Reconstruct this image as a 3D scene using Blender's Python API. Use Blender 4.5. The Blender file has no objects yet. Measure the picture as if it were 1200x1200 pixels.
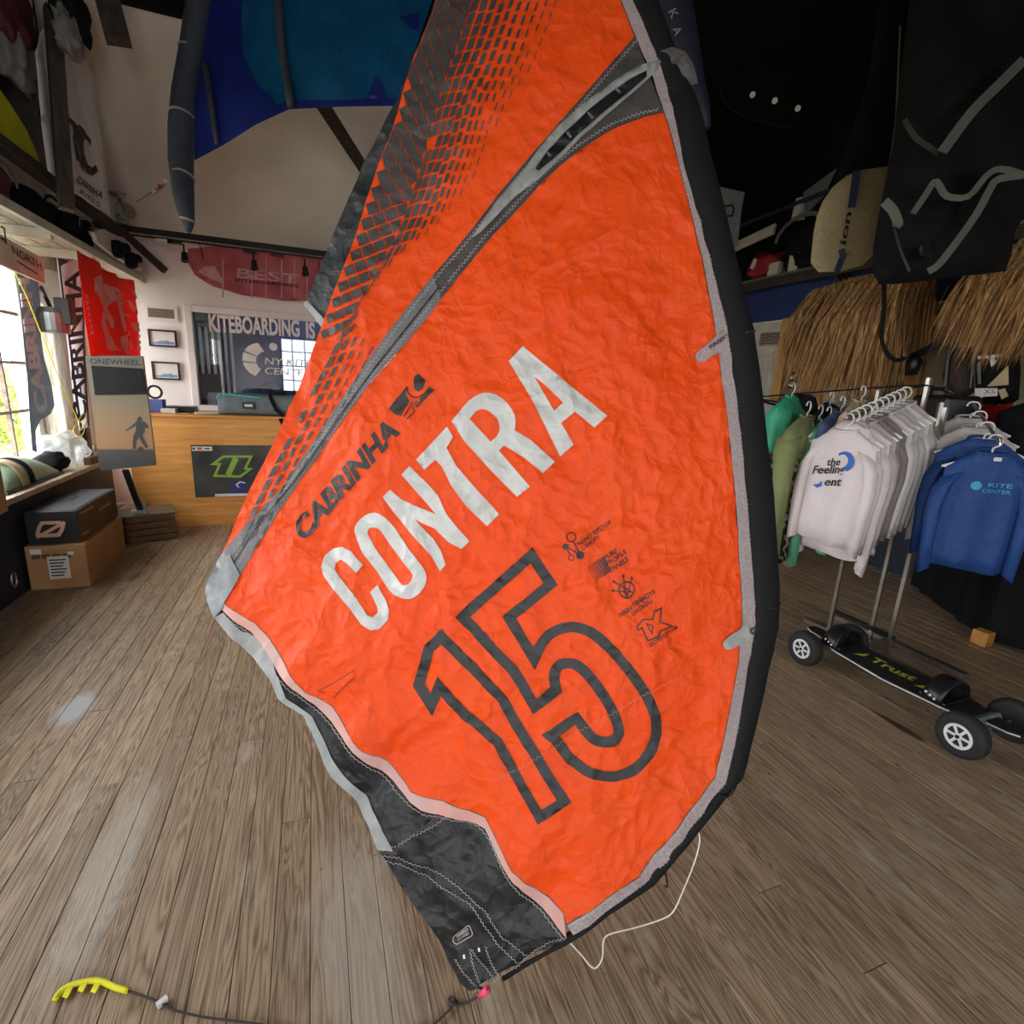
import bpy, bmesh, math, random
from mathutils import Vector, Matrix, noise
from mathutils.geometry import delaunay_2d_cdt

# ------------------------------------------------------------------ camera
SC = bpy.context.scene
COL = SC.collection
F = 612.0                                   # focal length in pixels of the 1200 px frame
CAM = Vector((0.0, 0.0, 1.5))
def _basis():
    y = Vector((367 - 600, 600 - 440, -F)).normalized()      # floor boards run this way
    z = -Vector((470 - 600, 600 - 3080, -F)).normalized()
    z = (z - y * z.dot(y)).normalized()
    return Matrix((y.cross(z), y, z))
RM = _basis()                                # camera -> world rotation
cam_data = bpy.data.cameras.new('camera')
cam = bpy.data.objects.new('camera', cam_data); COL.objects.link(cam)
cam_data.sensor_width = 36.0; cam_data.sensor_fit = 'HORIZONTAL'
cam_data.lens = 36.0 * F / 1200.0
cam_data.clip_start = 0.02; cam_data.clip_end = 200
cam.matrix_world = Matrix.Translation(CAM) @ RM.to_4x4()
SC.camera = cam

# ------------------------------------------------------------------ world, light, exposure
SC.view_settings.view_transform = 'Standard'
SC.view_settings.look = 'None'
SC.view_settings.gamma = 1.0
SC.view_settings.use_curve_mapping = False
SC.view_settings.exposure = 0.0
SC.cycles.use_denoising = True
SC.cycles.max_bounces = 10
SC.cycles.diffuse_bounces = 6
world = bpy.data.worlds.new('overcast_sky'); SC.world = world
world.use_nodes = True
world.node_tree.nodes['Background'].inputs['Color'].default_value = (0.93, 0.97, 1.0, 1)
world.node_tree.nodes['Background'].inputs['Strength'].default_value = 13.0

def portal(name, loc, rot, sx, sy):          # helps the renderer sample the sky through an opening
    l = bpy.data.lights.new(name, 'AREA'); l.shape = 'RECTANGLE'; l.size = sx; l.size_y = sy
    l.cycles.is_portal = True
    o = bpy.data.objects.new(name, l); COL.objects.link(o); o.location = loc; o.rotation_euler = rot
WIN_Y = [(-2.2, -0.6), (1.0, 1.8), (2.2, 3.55), (3.8, 5.70), (6.06, 6.75)]     # openings in the left wall
WIN_Z = (0.66, 2.3)
for a, b in WIN_Y:
    portal('daylight_portal', (-2.24, (a + b) / 2, sum(WIN_Z) / 2), (0, math.radians(-90), 0), WIN_Z[1] - WIN_Z[0], b - a)
FRONT_OPEN = [(-0.85, 0.45, 0.95, 2.5), (1.5, 2.4, 0.95, 2.5)]                # window behind the camera, and a second one added for more front light
for x0, x1, z0, z1 in FRONT_OPEN:
    portal('daylight_portal', ((x0 + x1) / 2, -2.66, (z0 + z1) / 2), (math.radians(90), 0, 0), x1 - x0, z1 - z0)

# ------------------------------------------------------------------ helpers
random.seed(7)
R = random.Random(11)
def ray(u, v): return RM @ Vector(((u - 600) / F, (600 - v) / F, -1.0))
def at(u, v, x=None, y=None, z=None, d=None):
    r = ray(u, v)
    if d is None:
        t = (x - CAM.x) / r.x if x is not None else (y - CAM.y) / r.y if y is not None else (z - CAM.z) / r.z
    else: t = d
    return CAM + r * t

def srgb(r, g, b):
    f = lambda c: (c / 255 / 12.92) if c / 255 <= 0.04045 else ((c / 255 + 0.055) / 1.055) ** 2.4
    return (f(r), f(g), f(b), 1)

def mat(name, col, rough=0.6, metal=0.0, col2=None, nscale=8.0, stretch=(1, 1, 1), bump=0.0, bscale=60.0, transl=0.0,
        spec=0.4, emit=None, contrast=(0.35, 0.65), coat=0.0, alpha=None):
    m = bpy.data.materials.new(name); m.use_nodes = True
    nt = m.node_tree; N = nt.nodes; L = nt.links
    b = N['Principled BSDF']
    b.inputs['Roughness'].default_value = rough; b.inputs['Metallic'].default_value = metal
    b.inputs['Specular IOR Level'].default_value = spec
    b.inputs['Coat Weight'].default_value = coat
    tc = N.new('ShaderNodeTexCoord'); mp = N.new('ShaderNodeMapping'); mp.inputs['Scale'].default_value = stretch
    L.new(tc.outputs['Object'], mp.inputs['Vector'])
    if col2 is None: col2 = tuple(c * 0.86 for c in col[:3]) + (1,)
    nz = N.new('ShaderNodeTexNoise'); nz.inputs['Scale'].default_value = nscale; nz.inputs['Detail'].default_value = 6
    L.new(mp.outputs[0], nz.inputs['Vector'])
    rp = N.new('ShaderNodeValToRGB'); rp.color_ramp.elements[0].position = contrast[0]; rp.color_ramp.elements[1].position = contrast[1]
    rp.color_ramp.elements[0].color = col; rp.color_ramp.elements[1].color = col2
    L.new(nz.outputs['Fac'], rp.inputs['Fac']); L.new(rp.outputs[0], b.inputs['Base Color'])
    if bump:
        n2 = N.new('ShaderNodeTexNoise'); n2.inputs['Scale'].default_value = bscale; n2.inputs['Detail'].default_value = 5
        L.new(mp.outputs[0], n2.inputs['Vector'])
        bp = N.new('ShaderNodeBump'); bp.inputs['Strength'].default_value = bump; bp.inputs['Distance'].default_value = 0.01
        L.new(n2.outputs['Fac'], bp.inputs['Height']); L.new(bp.outputs[0], b.inputs['Normal'])
    if transl:
        t = N.new('ShaderNodeBsdfTranslucent'); L.new(rp.outputs[0], t.inputs['Color'])
        mx = N.new('ShaderNodeMixShader'); mx.inputs[0].default_value = transl
        L.new(b.outputs[0], mx.inputs[1]); L.new(t.outputs[0], mx.inputs[2]); L.new(mx.outputs[0], N['Material Output'].inputs[0])
    if emit:
        b.inputs['Emission Color'].default_value = emit[:3] + (1,); b.inputs['Emission Strength'].default_value = emit[3]
    if alpha is not None: b.inputs['Alpha'].default_value = alpha
    m['_n'] = 1
    return m

OFF = {}                                     # world offset of each object (unrotated things)
def tag(o, label, cat, group=None, kind=None):
    if label: o['label'] = label
    if cat: o['category'] = cat
    if group: o['group'] = group
    if kind: o['kind'] = kind
    return o
def thing(name, loc, label, cat, group=None, rz=0.0):
    o = bpy.data.objects.new(name, None); COL.objects.link(o); o.empty_display_size = 0.1
    o.location = loc; o.rotation_euler = (0, 0, rz); OFF[o.name] = Vector(loc)
    return tag(o, label, cat, group)

class MB:
    """collects geometry; build() links it as ONE mesh object"""
    def __init__(s): s.v = []; s.f = []; s.m = []; s.mi = 0
    def add(s, vs, fs):
        k = len(s.v); s.v += [Vector(p) for p in vs]
        for f in fs: s.f.append(tuple(i + k for i in f)); s.m.append(s.mi)
        return s
    def box(s, c, size, rot=None):
        hx, hy, hz = [q / 2 for q in size]
        vs = [Vector((x, y, z)) for x in (-hx, hx) for y in (-hy, hy) for z in (-hz, hz)]
        if rot is not None: vs = [rot @ p for p in vs]
        c = Vector(c)
        return s.add([p + c for p in vs], [(0, 1, 3, 2), (4, 6, 7, 5), (0, 4, 5, 1), (2, 3, 7, 6), (0, 2, 6, 4), (1, 5, 7, 3)])
    def bb(s, x0, x1, y0, y1, z0, z1):
        return s.box(((x0 + x1) / 2, (y0 + y1) / 2, (z0 + z1) / 2), (abs(x1 - x0), abs(y1 - y0), abs(z1 - z0)))
    def tube(s, pts, r, n=8, caps=True, closed=False):
        pts = [Vector(p) for p in pts]; m = len(pts)
        rs = r if isinstance(r, (list, tuple)) else [r] * m
        up = None; rings = []
        for i, p in enumerate(pts):
            if closed: t = pts[(i + 1) % m] - pts[i - 1]
            else: t = pts[min(i + 1, m - 1)] - pts[max(i - 1, 0)]
            if t.length < 1e-9: t = Vector((0, 0, 1))
            t.normalize()
            if up is None: up = Vector((0, 0, 1)) if abs(t.z) < 0.9 else Vector((1, 0, 0))
            a = t.cross(up)
            if a.length < 1e-4: a = t.orthogonal()
            a.normalize(); b = a.cross(t).normalized(); up = b
            rings.append([p + (a * math.cos(2 * math.pi * j / n) + b * math.sin(2 * math.pi * j / n)) * rs[i] for j in range(n)])
        vs = [q for g in rings for q in g]; fs = []
        for i in range(m if closed else m - 1):
            k = (i + 1) % m
            for j in range(n): fs.append((i * n + j, i * n + (j + 1) % n, k * n + (j + 1) % n, k * n + j))
        if caps and not closed:
            fs.append(tuple(range(n - 1, -1, -1))); fs.append(tuple((m - 1) * n + j for j in range(n)))
        return s.add(vs, fs)
    def rings(s, rings, close_ends=True):
        n = len(rings[0]); vs = [q for g in rings for q in g]; fs = []
        for i in range(len(rings) - 1):
            for j in range(n): fs.append((i * n + j, i * n + (j + 1) % n, (i + 1) * n + (j + 1) % n, (i + 1) * n + j))
        if close_ends:
            fs.append(tuple(range(n - 1, -1, -1))); fs.append(tuple((len(rings) - 1) * n + j for j in range(n)))
        return s.add(vs, fs)
    def lathe(s, prof, c, axis=(0, 0, 1), n=24):
        """prof: list of (radius, height)"""
        ax = Vector(axis).normalized(); a = ax.orthogonal().normalized(); b = ax.cross(a); c = Vector(c)
        return s.rings([[c + ax * h + (a * math.cos(2 * math.pi * j / n) + b * math.sin(2 * math.pi * j / n)) * max(r, 1e-4) for j in range(n)] for r, h in prof])
    def prism(s, loop, ext):
        """planar 3D loop extruded along ext"""
        ext = Vector(ext); n = len(loop); loop = [Vector(p) for p in loop]
        return s.add(loop + [p + ext for p in loop], [tuple(range(n - 1, -1, -1)), tuple(range(n, 2 * n))] +
                     [(i, (i + 1) % n, n + (i + 1) % n, n + i) for i in range(n)])
    def grid(s, fn, nu, nv):
        vs = [fn(i / nu, j / nv) for i in range(nu + 1) for j in range(nv + 1)]
        return s.add(vs, [(i * (nv + 1) + j, (i + 1) * (nv + 1) + j, (i + 1) * (nv + 1) + j + 1, i * (nv + 1) + j + 1) for i in range(nu) for j in range(nv)])
    def blob(s, c, size, seed=0, amp=0.12, freq=2.0, n=18, rot=None):
        c = Vector(c); vs = []; fs = []; k = n // 2
        for i in range(k + 1):
            th = math.pi * i / k
            for j in range(n):
                ph = 2 * math.pi * j / n
                d = Vector((math.sin(th) * math.cos(ph), math.sin(th) * math.sin(ph), math.cos(th)))
                rr = 1 + amp * noise.noise(d * freq + Vector((seed * 3.1, seed, 0)))
                q = Vector((math.copysign(abs(d.x) ** 0.75, d.x) * size[0] / 2, math.copysign(abs(d.y) ** 0.75, d.y) * size[1] / 2, math.copysign(abs(d.z) ** 0.75, d.z) * size[2] / 2)) * rr
                if rot is not None: q = rot @ q
                vs.append(c + q)
        for i in range(k):
            for j in range(n): fs.append((i * n + j, (i + 1) * n + j, (i + 1) * n + (j + 1) % n, i * n + (j + 1) % n))
        return s.add(vs, fs)
    def ribbon(s, pts, w, nrm=None, thick=0.002):
        """flat strap along 3D points, facing nrm"""
        pts = [Vector(p) for p in pts]; rg = []
        for i, p in enumerate(pts):
            t = (pts[min(i + 1, len(pts) - 1)] - pts[max(i - 1, 0)]).normalized()
            nn = Vector(nrm) if nrm is not None else (CAM - p).normalized()
            a = t.cross(nn).normalized() * w / 2; b = a.cross(t).normalized() * thick / 2
            rg.append([p - a - b, p + a - b, p + a + b, p - a + b])
        return s.rings(rg)
    def build(s, name, mats, parent=None, smooth=False, bevel=0.0, local=False, thick=0.0, sub=0):
        me = bpy.data.meshes.new(name)
        if local: off = Vector((0, 0, 0)); mo = Vector((0, 0, 0))
        elif parent is not None: off = OFF[parent.name].copy(); mo = Vector((0, 0, 0))
        else:
            lo = [min(p[i] for p in s.v) for i in range(3)]; hi = [max(p[i] for p in s.v) for i in range(3)]
            off = Vector(((lo[0] + hi[0]) / 2, (lo[1] + hi[1]) / 2, lo[2])); mo = off
        me.from_pydata([p - off for p in s.v], [], s.f)
        mats = mats if isinstance(mats, (list, tuple)) else [mats]
        for m in mats: me.materials.append(m)
        if len(mats) > 1: me.polygons.foreach_set('material_index', s.m)
        if smooth: me.polygons.foreach_set('use_smooth', [True] * len(me.polygons))
        me.update()
        o = bpy.data.objects.new(name, me); COL.objects.link(o)
        if parent is not None: o.parent = parent
        o.location = mo; OFF[o.name] = off.copy()
        if thick:
            q = o.modifiers.new('thickness', 'SOLIDIFY'); q.thickness = thick; q.offset = 0
        if bevel:
            q = o.modifiers.new('bevel', 'BEVEL'); q.width = bevel; q.segments = 2; q.limit_method = 'ANGLE'; q.angle_limit = math.radians(40)
        if sub:
            q = o.modifiers.new('sub', 'SUBSURF'); q.levels = sub; q.render_levels = sub
        return o
def struct(o): o['kind'] = 'structure'; return o

def in_loops(loops, x, y):
    c = False
    for lp in loops:
        n = len(lp); j = n - 1
        for i in range(n):
            xi, yi = lp[i][0], lp[i][1]; xj, yj = lp[j][0], lp[j][1]
            if (yi > y) != (yj > y) and x < (xj - xi) * (y - yi) / (yj - yi) + xi: c = not c
            j = i
    return c
def seg_dist(lp, x, y):
    best = 1e9; n = len(lp)
    for i in range(n):
        x0, y0 = lp[i - 1][:2]; x1, y1 = lp[i][:2]
        dx, dy = x1 - x0, y1 - y0; q = dx * dx + dy * dy
        t = 0 if q == 0 else max(0, min(1, ((x - x0) * dx + (y - y0) * dy) / q))
        e = math.hypot(x - x0 - t * dx, y - y0 - t * dy)
        if e < best: best = e
    return best
def resample(lp, step):
    out = []; n = len(lp)
    for i in range(n):
        x0, y0 = lp[i]; x1, y1 = lp[(i + 1) % n]; k = max(1, int(math.hypot(x1 - x0, y1 - y0) / step + 0.5))
        for j in range(k): out.append((x0 + (x1 - x0) * j / k, y0 + (y1 - y0) * j / k))
    return out
def smooth_open(pts, k=4):
    """Catmull-Rom through the points (open)"""
    out = []; n = len(pts)
    for i in range(n - 1):
        p0 = pts[max(i - 1, 0)]; p1 = pts[i]; p2 = pts[i + 1]; p3 = pts[min(i + 2, n - 1)]
        for j in range(k):
            t = j / k; q = []
            for a, b, c, d in zip(p0, p1, p2, p3):
                q.append(0.5 * ((2 * b) + (-a + c) * t + (2 * a - 5 * b + 4 * c - d) * t * t + (-a + 3 * b - 3 * c + d) * t ** 3))
            out.append(tuple(q))
    out.append(tuple(pts[-1])); return out
def smooth_closed(pts, k=4):
    n = len(pts); ext = [pts[-1]] + list(pts) + [pts[0], pts[1]]
    r = smooth_open(ext, k); return r[k:k + n * k]
def cdt(loops, step):
    """2D triangulation of the area inside loops (even-odd), with inner points every step"""
    loops = [resample(l, step) for l in loops]
    pts = []; edges = []
    for l in loops:
        k = len(pts); pts += l; edges += [(k + i, k + (i + 1) % len(l)) for i in range(len(l))]
    xs = [p[0] for p in pts]; ys = [p[1] for p in pts]
    y = math.floor(min(ys) / step) * step; row = 0
    while y < max(ys):
        x = math.floor(min(xs) / step) * step + (step / 2 if row % 2 else 0)
        while x < max(xs):
            if in_loops(loops, x, y) and min(seg_dist(l, x, y) for l in loops) > step * 0.4: pts.append((x, y))
            x += step
        y += step; row += 1
    r = delaunay_2d_cdt([Vector(p) for p in pts], edges, [], 0, 1e-5)
    V = [(p.x, p.y) for p in r[0]]; T = []
    for f in r[2]:
        cx = sum(V[i][0] for i in f) / 3; cy = sum(V[i][1] for i in f) / 3
        if in_loops(loops, cx, cy): T.append(tuple(f))
    return V, T
def band(path, w, closed=False):
    """2D loops of a stroke of width w along path"""
    n = len(path); L = []; Rr = []
    for i in range(n):
        p = path[i]
        a = path[i - 1] if (closed or i > 0) else None
        b = path[(i + 1) % n] if (closed or i < n - 1) else None
        def nd(s, e):
            d = math.hypot(e[0] - s[0], e[1] - s[1]) or 1; return (-(e[1] - s[1]) / d, (e[0] - s[0]) / d)
        if a is None: nx, ny = nd(p, b); k = 1
        elif b is None: nx, ny = nd(a, p); k = 1
        else:
            n1 = nd(a, p); n2 = nd(p, b); nx, ny = n1[0] + n2[0], n1[1] + n2[1]; q = math.hypot(nx, ny) or 1
            nx /= q; ny /= q; k = 1 / max(0.35, nx * n1[0] + ny * n1[1])
        ww = w[i] if isinstance(w, (list, tuple)) else w
        L.append((p[0] + nx * ww / 2 * k, p[1] + ny * ww / 2 * k)); Rr.append((p[0] - nx * ww / 2 * k, p[1] - ny * ww / 2 * k))
    if closed: return [L, Rr]
    return [L + Rr[::-1]]

_txt = {}
def text2d(s, bold=0.0):
    """flat triangulated lettering, cap height scaled to 1, left at 0"""
    key = (s, bold)
    if key in _txt: return _txt[key]
    c = bpy.data.curves.new('lettering', 'FONT'); c.body = s; c.offset = bold; c.size = 1.0; c.resolution_u = 3
    o = bpy.data.objects.new('lettering', c); COL.objects.link(o)
    dg = bpy.context.evaluated_depsgraph_get(); me = bpy.data.meshes.new_from_object(o.evaluated_get(dg))
    V = [(p.co.x, p.co.y) for p in me.vertices]; T = [tuple(p.vertices) for p in me.polygons]
    bpy.data.objects.remove(o); bpy.data.curves.remove(c); bpy.data.meshes.remove(me)
    x0 = min(p[0] for p in V); h = 0.69
    V = [((p[0] - x0) / h, p[1] / h) for p in V]
    _txt[key] = (V, T, max(p[0] for p in V)); return _txt[key]
def text3d(mb, s, org, right, up, h, bold=0.0, width=None, center=False):
    V, T, w = text2d(s, bold); right = Vector(right).normalized(); up = Vector(up).normalized()
    sx = (width / w) if width else h
    o = Vector(org) - (right * (w * sx / 2) if center else Vector((0, 0, 0)))
    mb.add([o + right * (p[0] * sx) + up * (p[1] * h) for p in V], T); return w * sx

# ------------------------------------------------------------------ materials
M = {}
def wood_floor():
    m = bpy.data.materials.new('floor_boards'); m.use_nodes = True; nt = m.node_tree; N = nt.nodes; L = nt.links; b = N['Principled BSDF']
    tc = N.new('ShaderNodeTexCoord'); oi = N.new('ShaderNodeObjectInfo')
    cmb = N.new('ShaderNodeCombineXYZ')
    mul = N.new('ShaderNodeMath'); mul.operation = 'MULTIPLY'; mul.inputs[1].default_value = 57.0; L.new(oi.outputs['Random'], mul.inputs[0])
    L.new(mul.outputs[0], cmb.inputs['X']); L.new(mul.outputs[0], cmb.inputs['Z'])
    add = N.new('ShaderNodeVectorMath'); add.operation = 'ADD'; L.new(tc.outputs['Object'], add.inputs[0]); L.new(cmb.outputs[0], add.inputs[1])
    mp = N.new('ShaderNodeMapping'); mp.inputs['Scale'].default_value = (13.0, 0.75, 13.0); L.new(add.outputs[0], mp.inputs['Vector'])
    n1 = N.new('ShaderNodeTexNoise'); n1.inputs['Scale'].default_value = 1.3; n1.inputs['Detail'].default_value = 3; n1.inputs['Distortion'].default_value = 0.6; L.new(mp.outputs[0], n1.inputs['Vector'])
    sc_ = N.new('ShaderNodeMath'); sc_.operation = 'MULTIPLY'; sc_.inputs[1].default_value = 15.0; L.new(n1.outputs['Fac'], sc_.inputs[0])
    fr = N.new('ShaderNodeMath'); fr.operation = 'PINGPONG'; fr.inputs[1].default_value = 0.5; L.new(sc_.outputs[0], fr.inputs[0])
    mp2 = N.new('ShaderNodeMapping'); mp2.inputs['Scale'].default_value = (170.0, 3.0, 60.0); L.new(add.outputs[0], mp2.inputs['Vector'])
    n2 = N.new('ShaderNodeTexNoise'); n2.inputs['Scale'].default_value = 1.0; n2.inputs['Detail'].default_value = 6; L.new(mp2.outputs[0], n2.inputs['Vector'])
    g = N.new('ShaderNodeMath'); g.operation = 'MULTIPLY_ADD'; g.inputs[1].default_value = 0.75; L.new(n2.outputs['Fac'], g.inputs[0]); L.new(fr.outputs[0], g.inputs[2])
    r1 = N.new('ShaderNodeValToRGB'); e = r1.color_ramp.elements
    e[0].position = 0.18; e[0].color = srgb(88, 69, 53); e[1].position = 0.80; e[1].color = srgb(168, 145, 118)
    q = e.new(0.46); q.color = srgb(132, 109, 86)
    L.new(g.outputs[0], r1.inputs['Fac'])
    hv = N.new('ShaderNodeHueSaturation'); L.new(r1.outputs[0], hv.inputs['Color'])
    mr = N.new('ShaderNodeMapRange'); mr.inputs['To Min'].default_value = 0.80; mr.inputs['To Max'].default_value = 1.06; L.new(oi.outputs['Random'], mr.inputs['Value']); L.new(mr.outputs[0], hv.inputs['Value'])
    # worn, pale and stained patches over several boards
    geo = N.new('ShaderNodeNewGeometry')
    mp3 = N.new('ShaderNodeMapping'); mp3.inputs['Scale'].default_value = (3.2, 1.1, 1.0); L.new(geo.outputs['Position'], mp3.inputs['Vector'])
    n3 = N.new('ShaderNodeTexNoise'); n3.inputs['Scale'].default_value = 1.6; n3.inputs['Detail'].default_value = 9; n3.inputs['Roughness'].default_value = 0.72; L.new(mp3.outputs[0], n3.inputs['Vector'])
    r3 = N.new('ShaderNodeValToRGB'); r3.color_ramp.elements[0].position = 0.56; r3.color_ramp.elements[1].position = 0.70
    r3.color_ramp.elements[0].color = (0, 0, 0, 1); r3.color_ramp.elements[1].color = (0.75, 0.75, 0.75, 1); L.new(n3.outputs['Fac'], r3.inputs['Fac'])
    mx = N.new('ShaderNodeMix'); mx.data_type = 'RGBA'; L.new(r3.outputs[0], mx.inputs['Factor']); L.new(hv.outputs[0], mx.inputs['A']); mx.inputs['B'].default_value = srgb(176, 166, 152)
    n4 = N.new('ShaderNodeTexNoise'); n4.inputs['Scale'].default_value = 22.0; n4.inputs['Detail'].default_value = 4; L.new(geo.outputs['Position'], n4.inputs['Vector'])
    r4 = N.new('ShaderNodeValToRGB'); r4.color_ramp.elements[0].position = 0.70; r4.color_ramp.elements[1].position = 0.78
    L.new(n4.outputs['Fac'], r4.inputs['Fac'])
    mx2 = N.new('ShaderNodeMix'); mx2.data_type = 'RGBA'; L.new(r4.outputs[0], mx2.inputs['Factor']); L.new(mx.outputs['Result'], mx2.inputs['A']); mx2.inputs['B'].default_value = srgb(70, 50, 40)
    last = mx2.outputs['Result']
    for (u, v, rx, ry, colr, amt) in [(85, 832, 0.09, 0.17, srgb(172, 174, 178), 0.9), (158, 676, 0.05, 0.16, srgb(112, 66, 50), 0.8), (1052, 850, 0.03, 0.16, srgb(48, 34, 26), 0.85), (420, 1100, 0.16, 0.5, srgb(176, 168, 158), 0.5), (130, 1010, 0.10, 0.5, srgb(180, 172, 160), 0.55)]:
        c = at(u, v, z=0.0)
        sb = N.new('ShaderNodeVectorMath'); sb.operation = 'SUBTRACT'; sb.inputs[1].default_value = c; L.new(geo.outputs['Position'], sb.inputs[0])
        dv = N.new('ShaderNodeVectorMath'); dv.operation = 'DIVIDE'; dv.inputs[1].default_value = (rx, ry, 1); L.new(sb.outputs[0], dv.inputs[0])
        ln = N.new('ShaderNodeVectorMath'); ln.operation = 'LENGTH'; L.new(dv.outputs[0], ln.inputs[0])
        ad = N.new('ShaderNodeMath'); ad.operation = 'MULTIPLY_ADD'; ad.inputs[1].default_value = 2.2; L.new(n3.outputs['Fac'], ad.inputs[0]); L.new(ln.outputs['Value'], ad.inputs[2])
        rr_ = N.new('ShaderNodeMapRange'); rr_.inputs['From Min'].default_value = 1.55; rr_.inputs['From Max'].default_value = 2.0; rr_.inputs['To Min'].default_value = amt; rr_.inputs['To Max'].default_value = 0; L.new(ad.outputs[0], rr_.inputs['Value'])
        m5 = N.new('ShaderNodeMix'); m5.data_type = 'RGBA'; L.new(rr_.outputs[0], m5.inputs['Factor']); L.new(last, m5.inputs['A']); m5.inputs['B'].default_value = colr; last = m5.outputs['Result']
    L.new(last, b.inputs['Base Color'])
    b.inputs['Roughness'].default_value = 0.48; b.inputs['Specular IOR Level'].default_value = 0.35
    bp = N.new('ShaderNodeBump'); bp.inputs['Strength'].default_value = 0.3; bp.inputs['Distance'].default_value = 0.002; L.new(g.outputs[0], bp.inputs['Height']); L.new(bp.outputs[0], b.inputs['Normal'])
    return m
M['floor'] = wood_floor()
M['black_gap'] = mat('dark_subfloor', srgb(52, 42, 34), 0.9)
M['wall_white'] = mat('painted_white_wall', srgb(240, 228, 224), 0.75, nscale=3, col2=srgb(232, 220, 216), bump=0.08, bscale=40)
M['ceiling_grey'] = mat('painted_ceiling', srgb(214, 208, 197), 0.85, nscale=2, col2=srgb(204, 198, 187), bump=0.05, bscale=30)
M['black'] = mat('black_paint', srgb(14, 14, 15), 0.8, spec=0.15)
M['navy_wall'] = mat('navy_paint', srgb(30, 36, 52), 0.65, nscale=4, col2=srgb(24, 29, 42))
M['blue_wall'] = mat('blue_paint', srgb(38, 62, 118), 0.6, nscale=4, col2=srgb(33, 54, 104))
M['sill'] = mat('worn_sill_wood', srgb(186, 172, 152), 0.5, nscale=14, stretch=(6, 0.8, 6), col2=srgb(150, 128, 104), bump=0.1)
M['post'] = mat('whitewashed_timber', srgb(205, 200, 186), 0.75, nscale=10, stretch=(4, 4, 0.5), col2=srgb(160, 150, 132), bump=0.3, bscale=30)
M['darkwood'] = mat('dark_timber', srgb(72, 60, 50), 0.75, nscale=10, stretch=(4, 4, 0.5), col2=srgb(48, 40, 34), bump=0.2)
M['mullion'] = mat('rusty_mullion', srgb(120, 92, 80), 0.7, col2=srgb(150, 130, 118), nscale=20)
M['white'] = mat('white_paint', srgb(228, 226, 222), 0.5)
M['offwhite'] = mat('cream_paint', srgb(206, 200, 186), 0.6, nscale=6, col2=srgb(184, 176, 160))
def crumple(m, strength=0.8, dist=0.018, s1=9.0, s2=26.0, w2=0.35):
    """sharp creases of crumpled sailcloth as fine relief"""
    nt = m.node_tree; N = nt.nodes; L = nt.links; b = N['Principled BSDF']
    tc = N.new('ShaderNodeTexCoord'); nz = N.new('ShaderNodeTexNoise'); nz.inputs['Scale'].default_value = 4.0; nz.inputs['Detail'].default_value = 3; L.new(tc.outputs['Object'], nz.inputs['Vector'])
    mx = N.new('ShaderNodeMix'); mx.data_type = 'VECTOR'; mx.inputs['Factor'].default_value = 0.22; L.new(tc.outputs['Object'], mx.inputs['A']); L.new(nz.outputs['Color'], mx.inputs['B'])
    tot = None
    for s, w, st in ((s1, 1.0, (1.25, 1.25, 0.75)), (s2, w2, (1, 1, 1))):
        mp = N.new('ShaderNodeMapping'); mp.inputs['Scale'].default_value = st; mp.inputs['Rotation'].default_value = (0, 0.35, 0.2); L.new(mx.outputs['Result'], mp.inputs['Vector'])
        v = N.new('ShaderNodeTexVoronoi'); v.inputs['Scale'].default_value = s; L.new(mp.outputs[0], v.inputs['Vector'])
        q = N.new('ShaderNodeMath'); q.operation = 'MULTIPLY'; q.inputs[1].default_value = w; L.new(v.outputs['Distance'], q.inputs[0])
        if tot is None: tot = q.outputs[0]
        else:
            a = N.new('ShaderNodeMath'); a.operation = 'ADD'; L.new(tot, a.inputs[0]); L.new(q.outputs[0], a.inputs[1]); tot = a.outputs[0]
    n2 = N.new('ShaderNodeTexNoise'); n2.inputs['Scale'].default_value = 22; n2.inputs['Detail'].default_value = 5; n2.inputs['Distortion'].default_value = 0.8; L.new(tc.outputs['Object'], n2.inputs['Vector'])
    q = N.new('ShaderNodeMath'); q.operation = 'MULTIPLY_ADD'; q.inputs[1].default_value = 0.35; L.new(n2.outputs['Fac'], q.inputs[0]); L.new(tot, q.inputs[2])
    bp = N.new('ShaderNodeBump'); bp.inputs['Strength'].default_value = strength; bp.inputs['Distance'].default_value = dist
    L.new(q.outputs[0], bp.inputs['Height']); L.new(bp.outputs[0], b.inputs['Normal'])
    return m
M['orange_lo'] = mat('orange_ripstop', srgb(248, 84, 24), 0.5, nscale=4, col2=srgb(244, 78, 20), transl=0.16, spec=0.25)
M['kite_black'] = mat('black_dacron', srgb(27, 27, 29), 0.45, nscale=6, col2=srgb(21, 21, 23), bump=0.4, bscale=24, spec=0.4)
M['kite_dark'] = mat('dark_grey_dacron', srgb(72, 68, 66), 0.5, nscale=8, col2=srgb(62, 58, 57), bump=0.3, bscale=40)
M['kite_grey'] = mat('grey_dacron', srgb(112, 112, 114), 0.55, nscale=9, col2=srgb(98, 98, 100), bump=0.3, bscale=60)
M['kite_le'] = mat('leading_edge_black', srgb(17, 17, 18), 0.7, nscale=30, col2=srgb(13, 13, 14), bump=0.2, bscale=120, spec=0.25)
M['tape_grey'] = mat('silver_tape', srgb(172, 156, 156), 0.5, nscale=160, col2=srgb(148, 130, 130), bump=0.2, bscale=150)
M['tape_pink'] = mat('orange_backed_tape', srgb(212, 156, 144), 0.5, nscale=14, col2=srgb(190, 156, 152), bump=0.2, bscale=120)
M['tape_white'] = mat('white_tape', srgb(160, 162, 160), 0.45, nscale=20, col2=srgb(138, 140, 138), bump=0.2)
M['print_black'] = mat('black_print', srgb(42, 40, 40), 0.5, nscale=30, col2=srgb(48, 45, 45))
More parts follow.
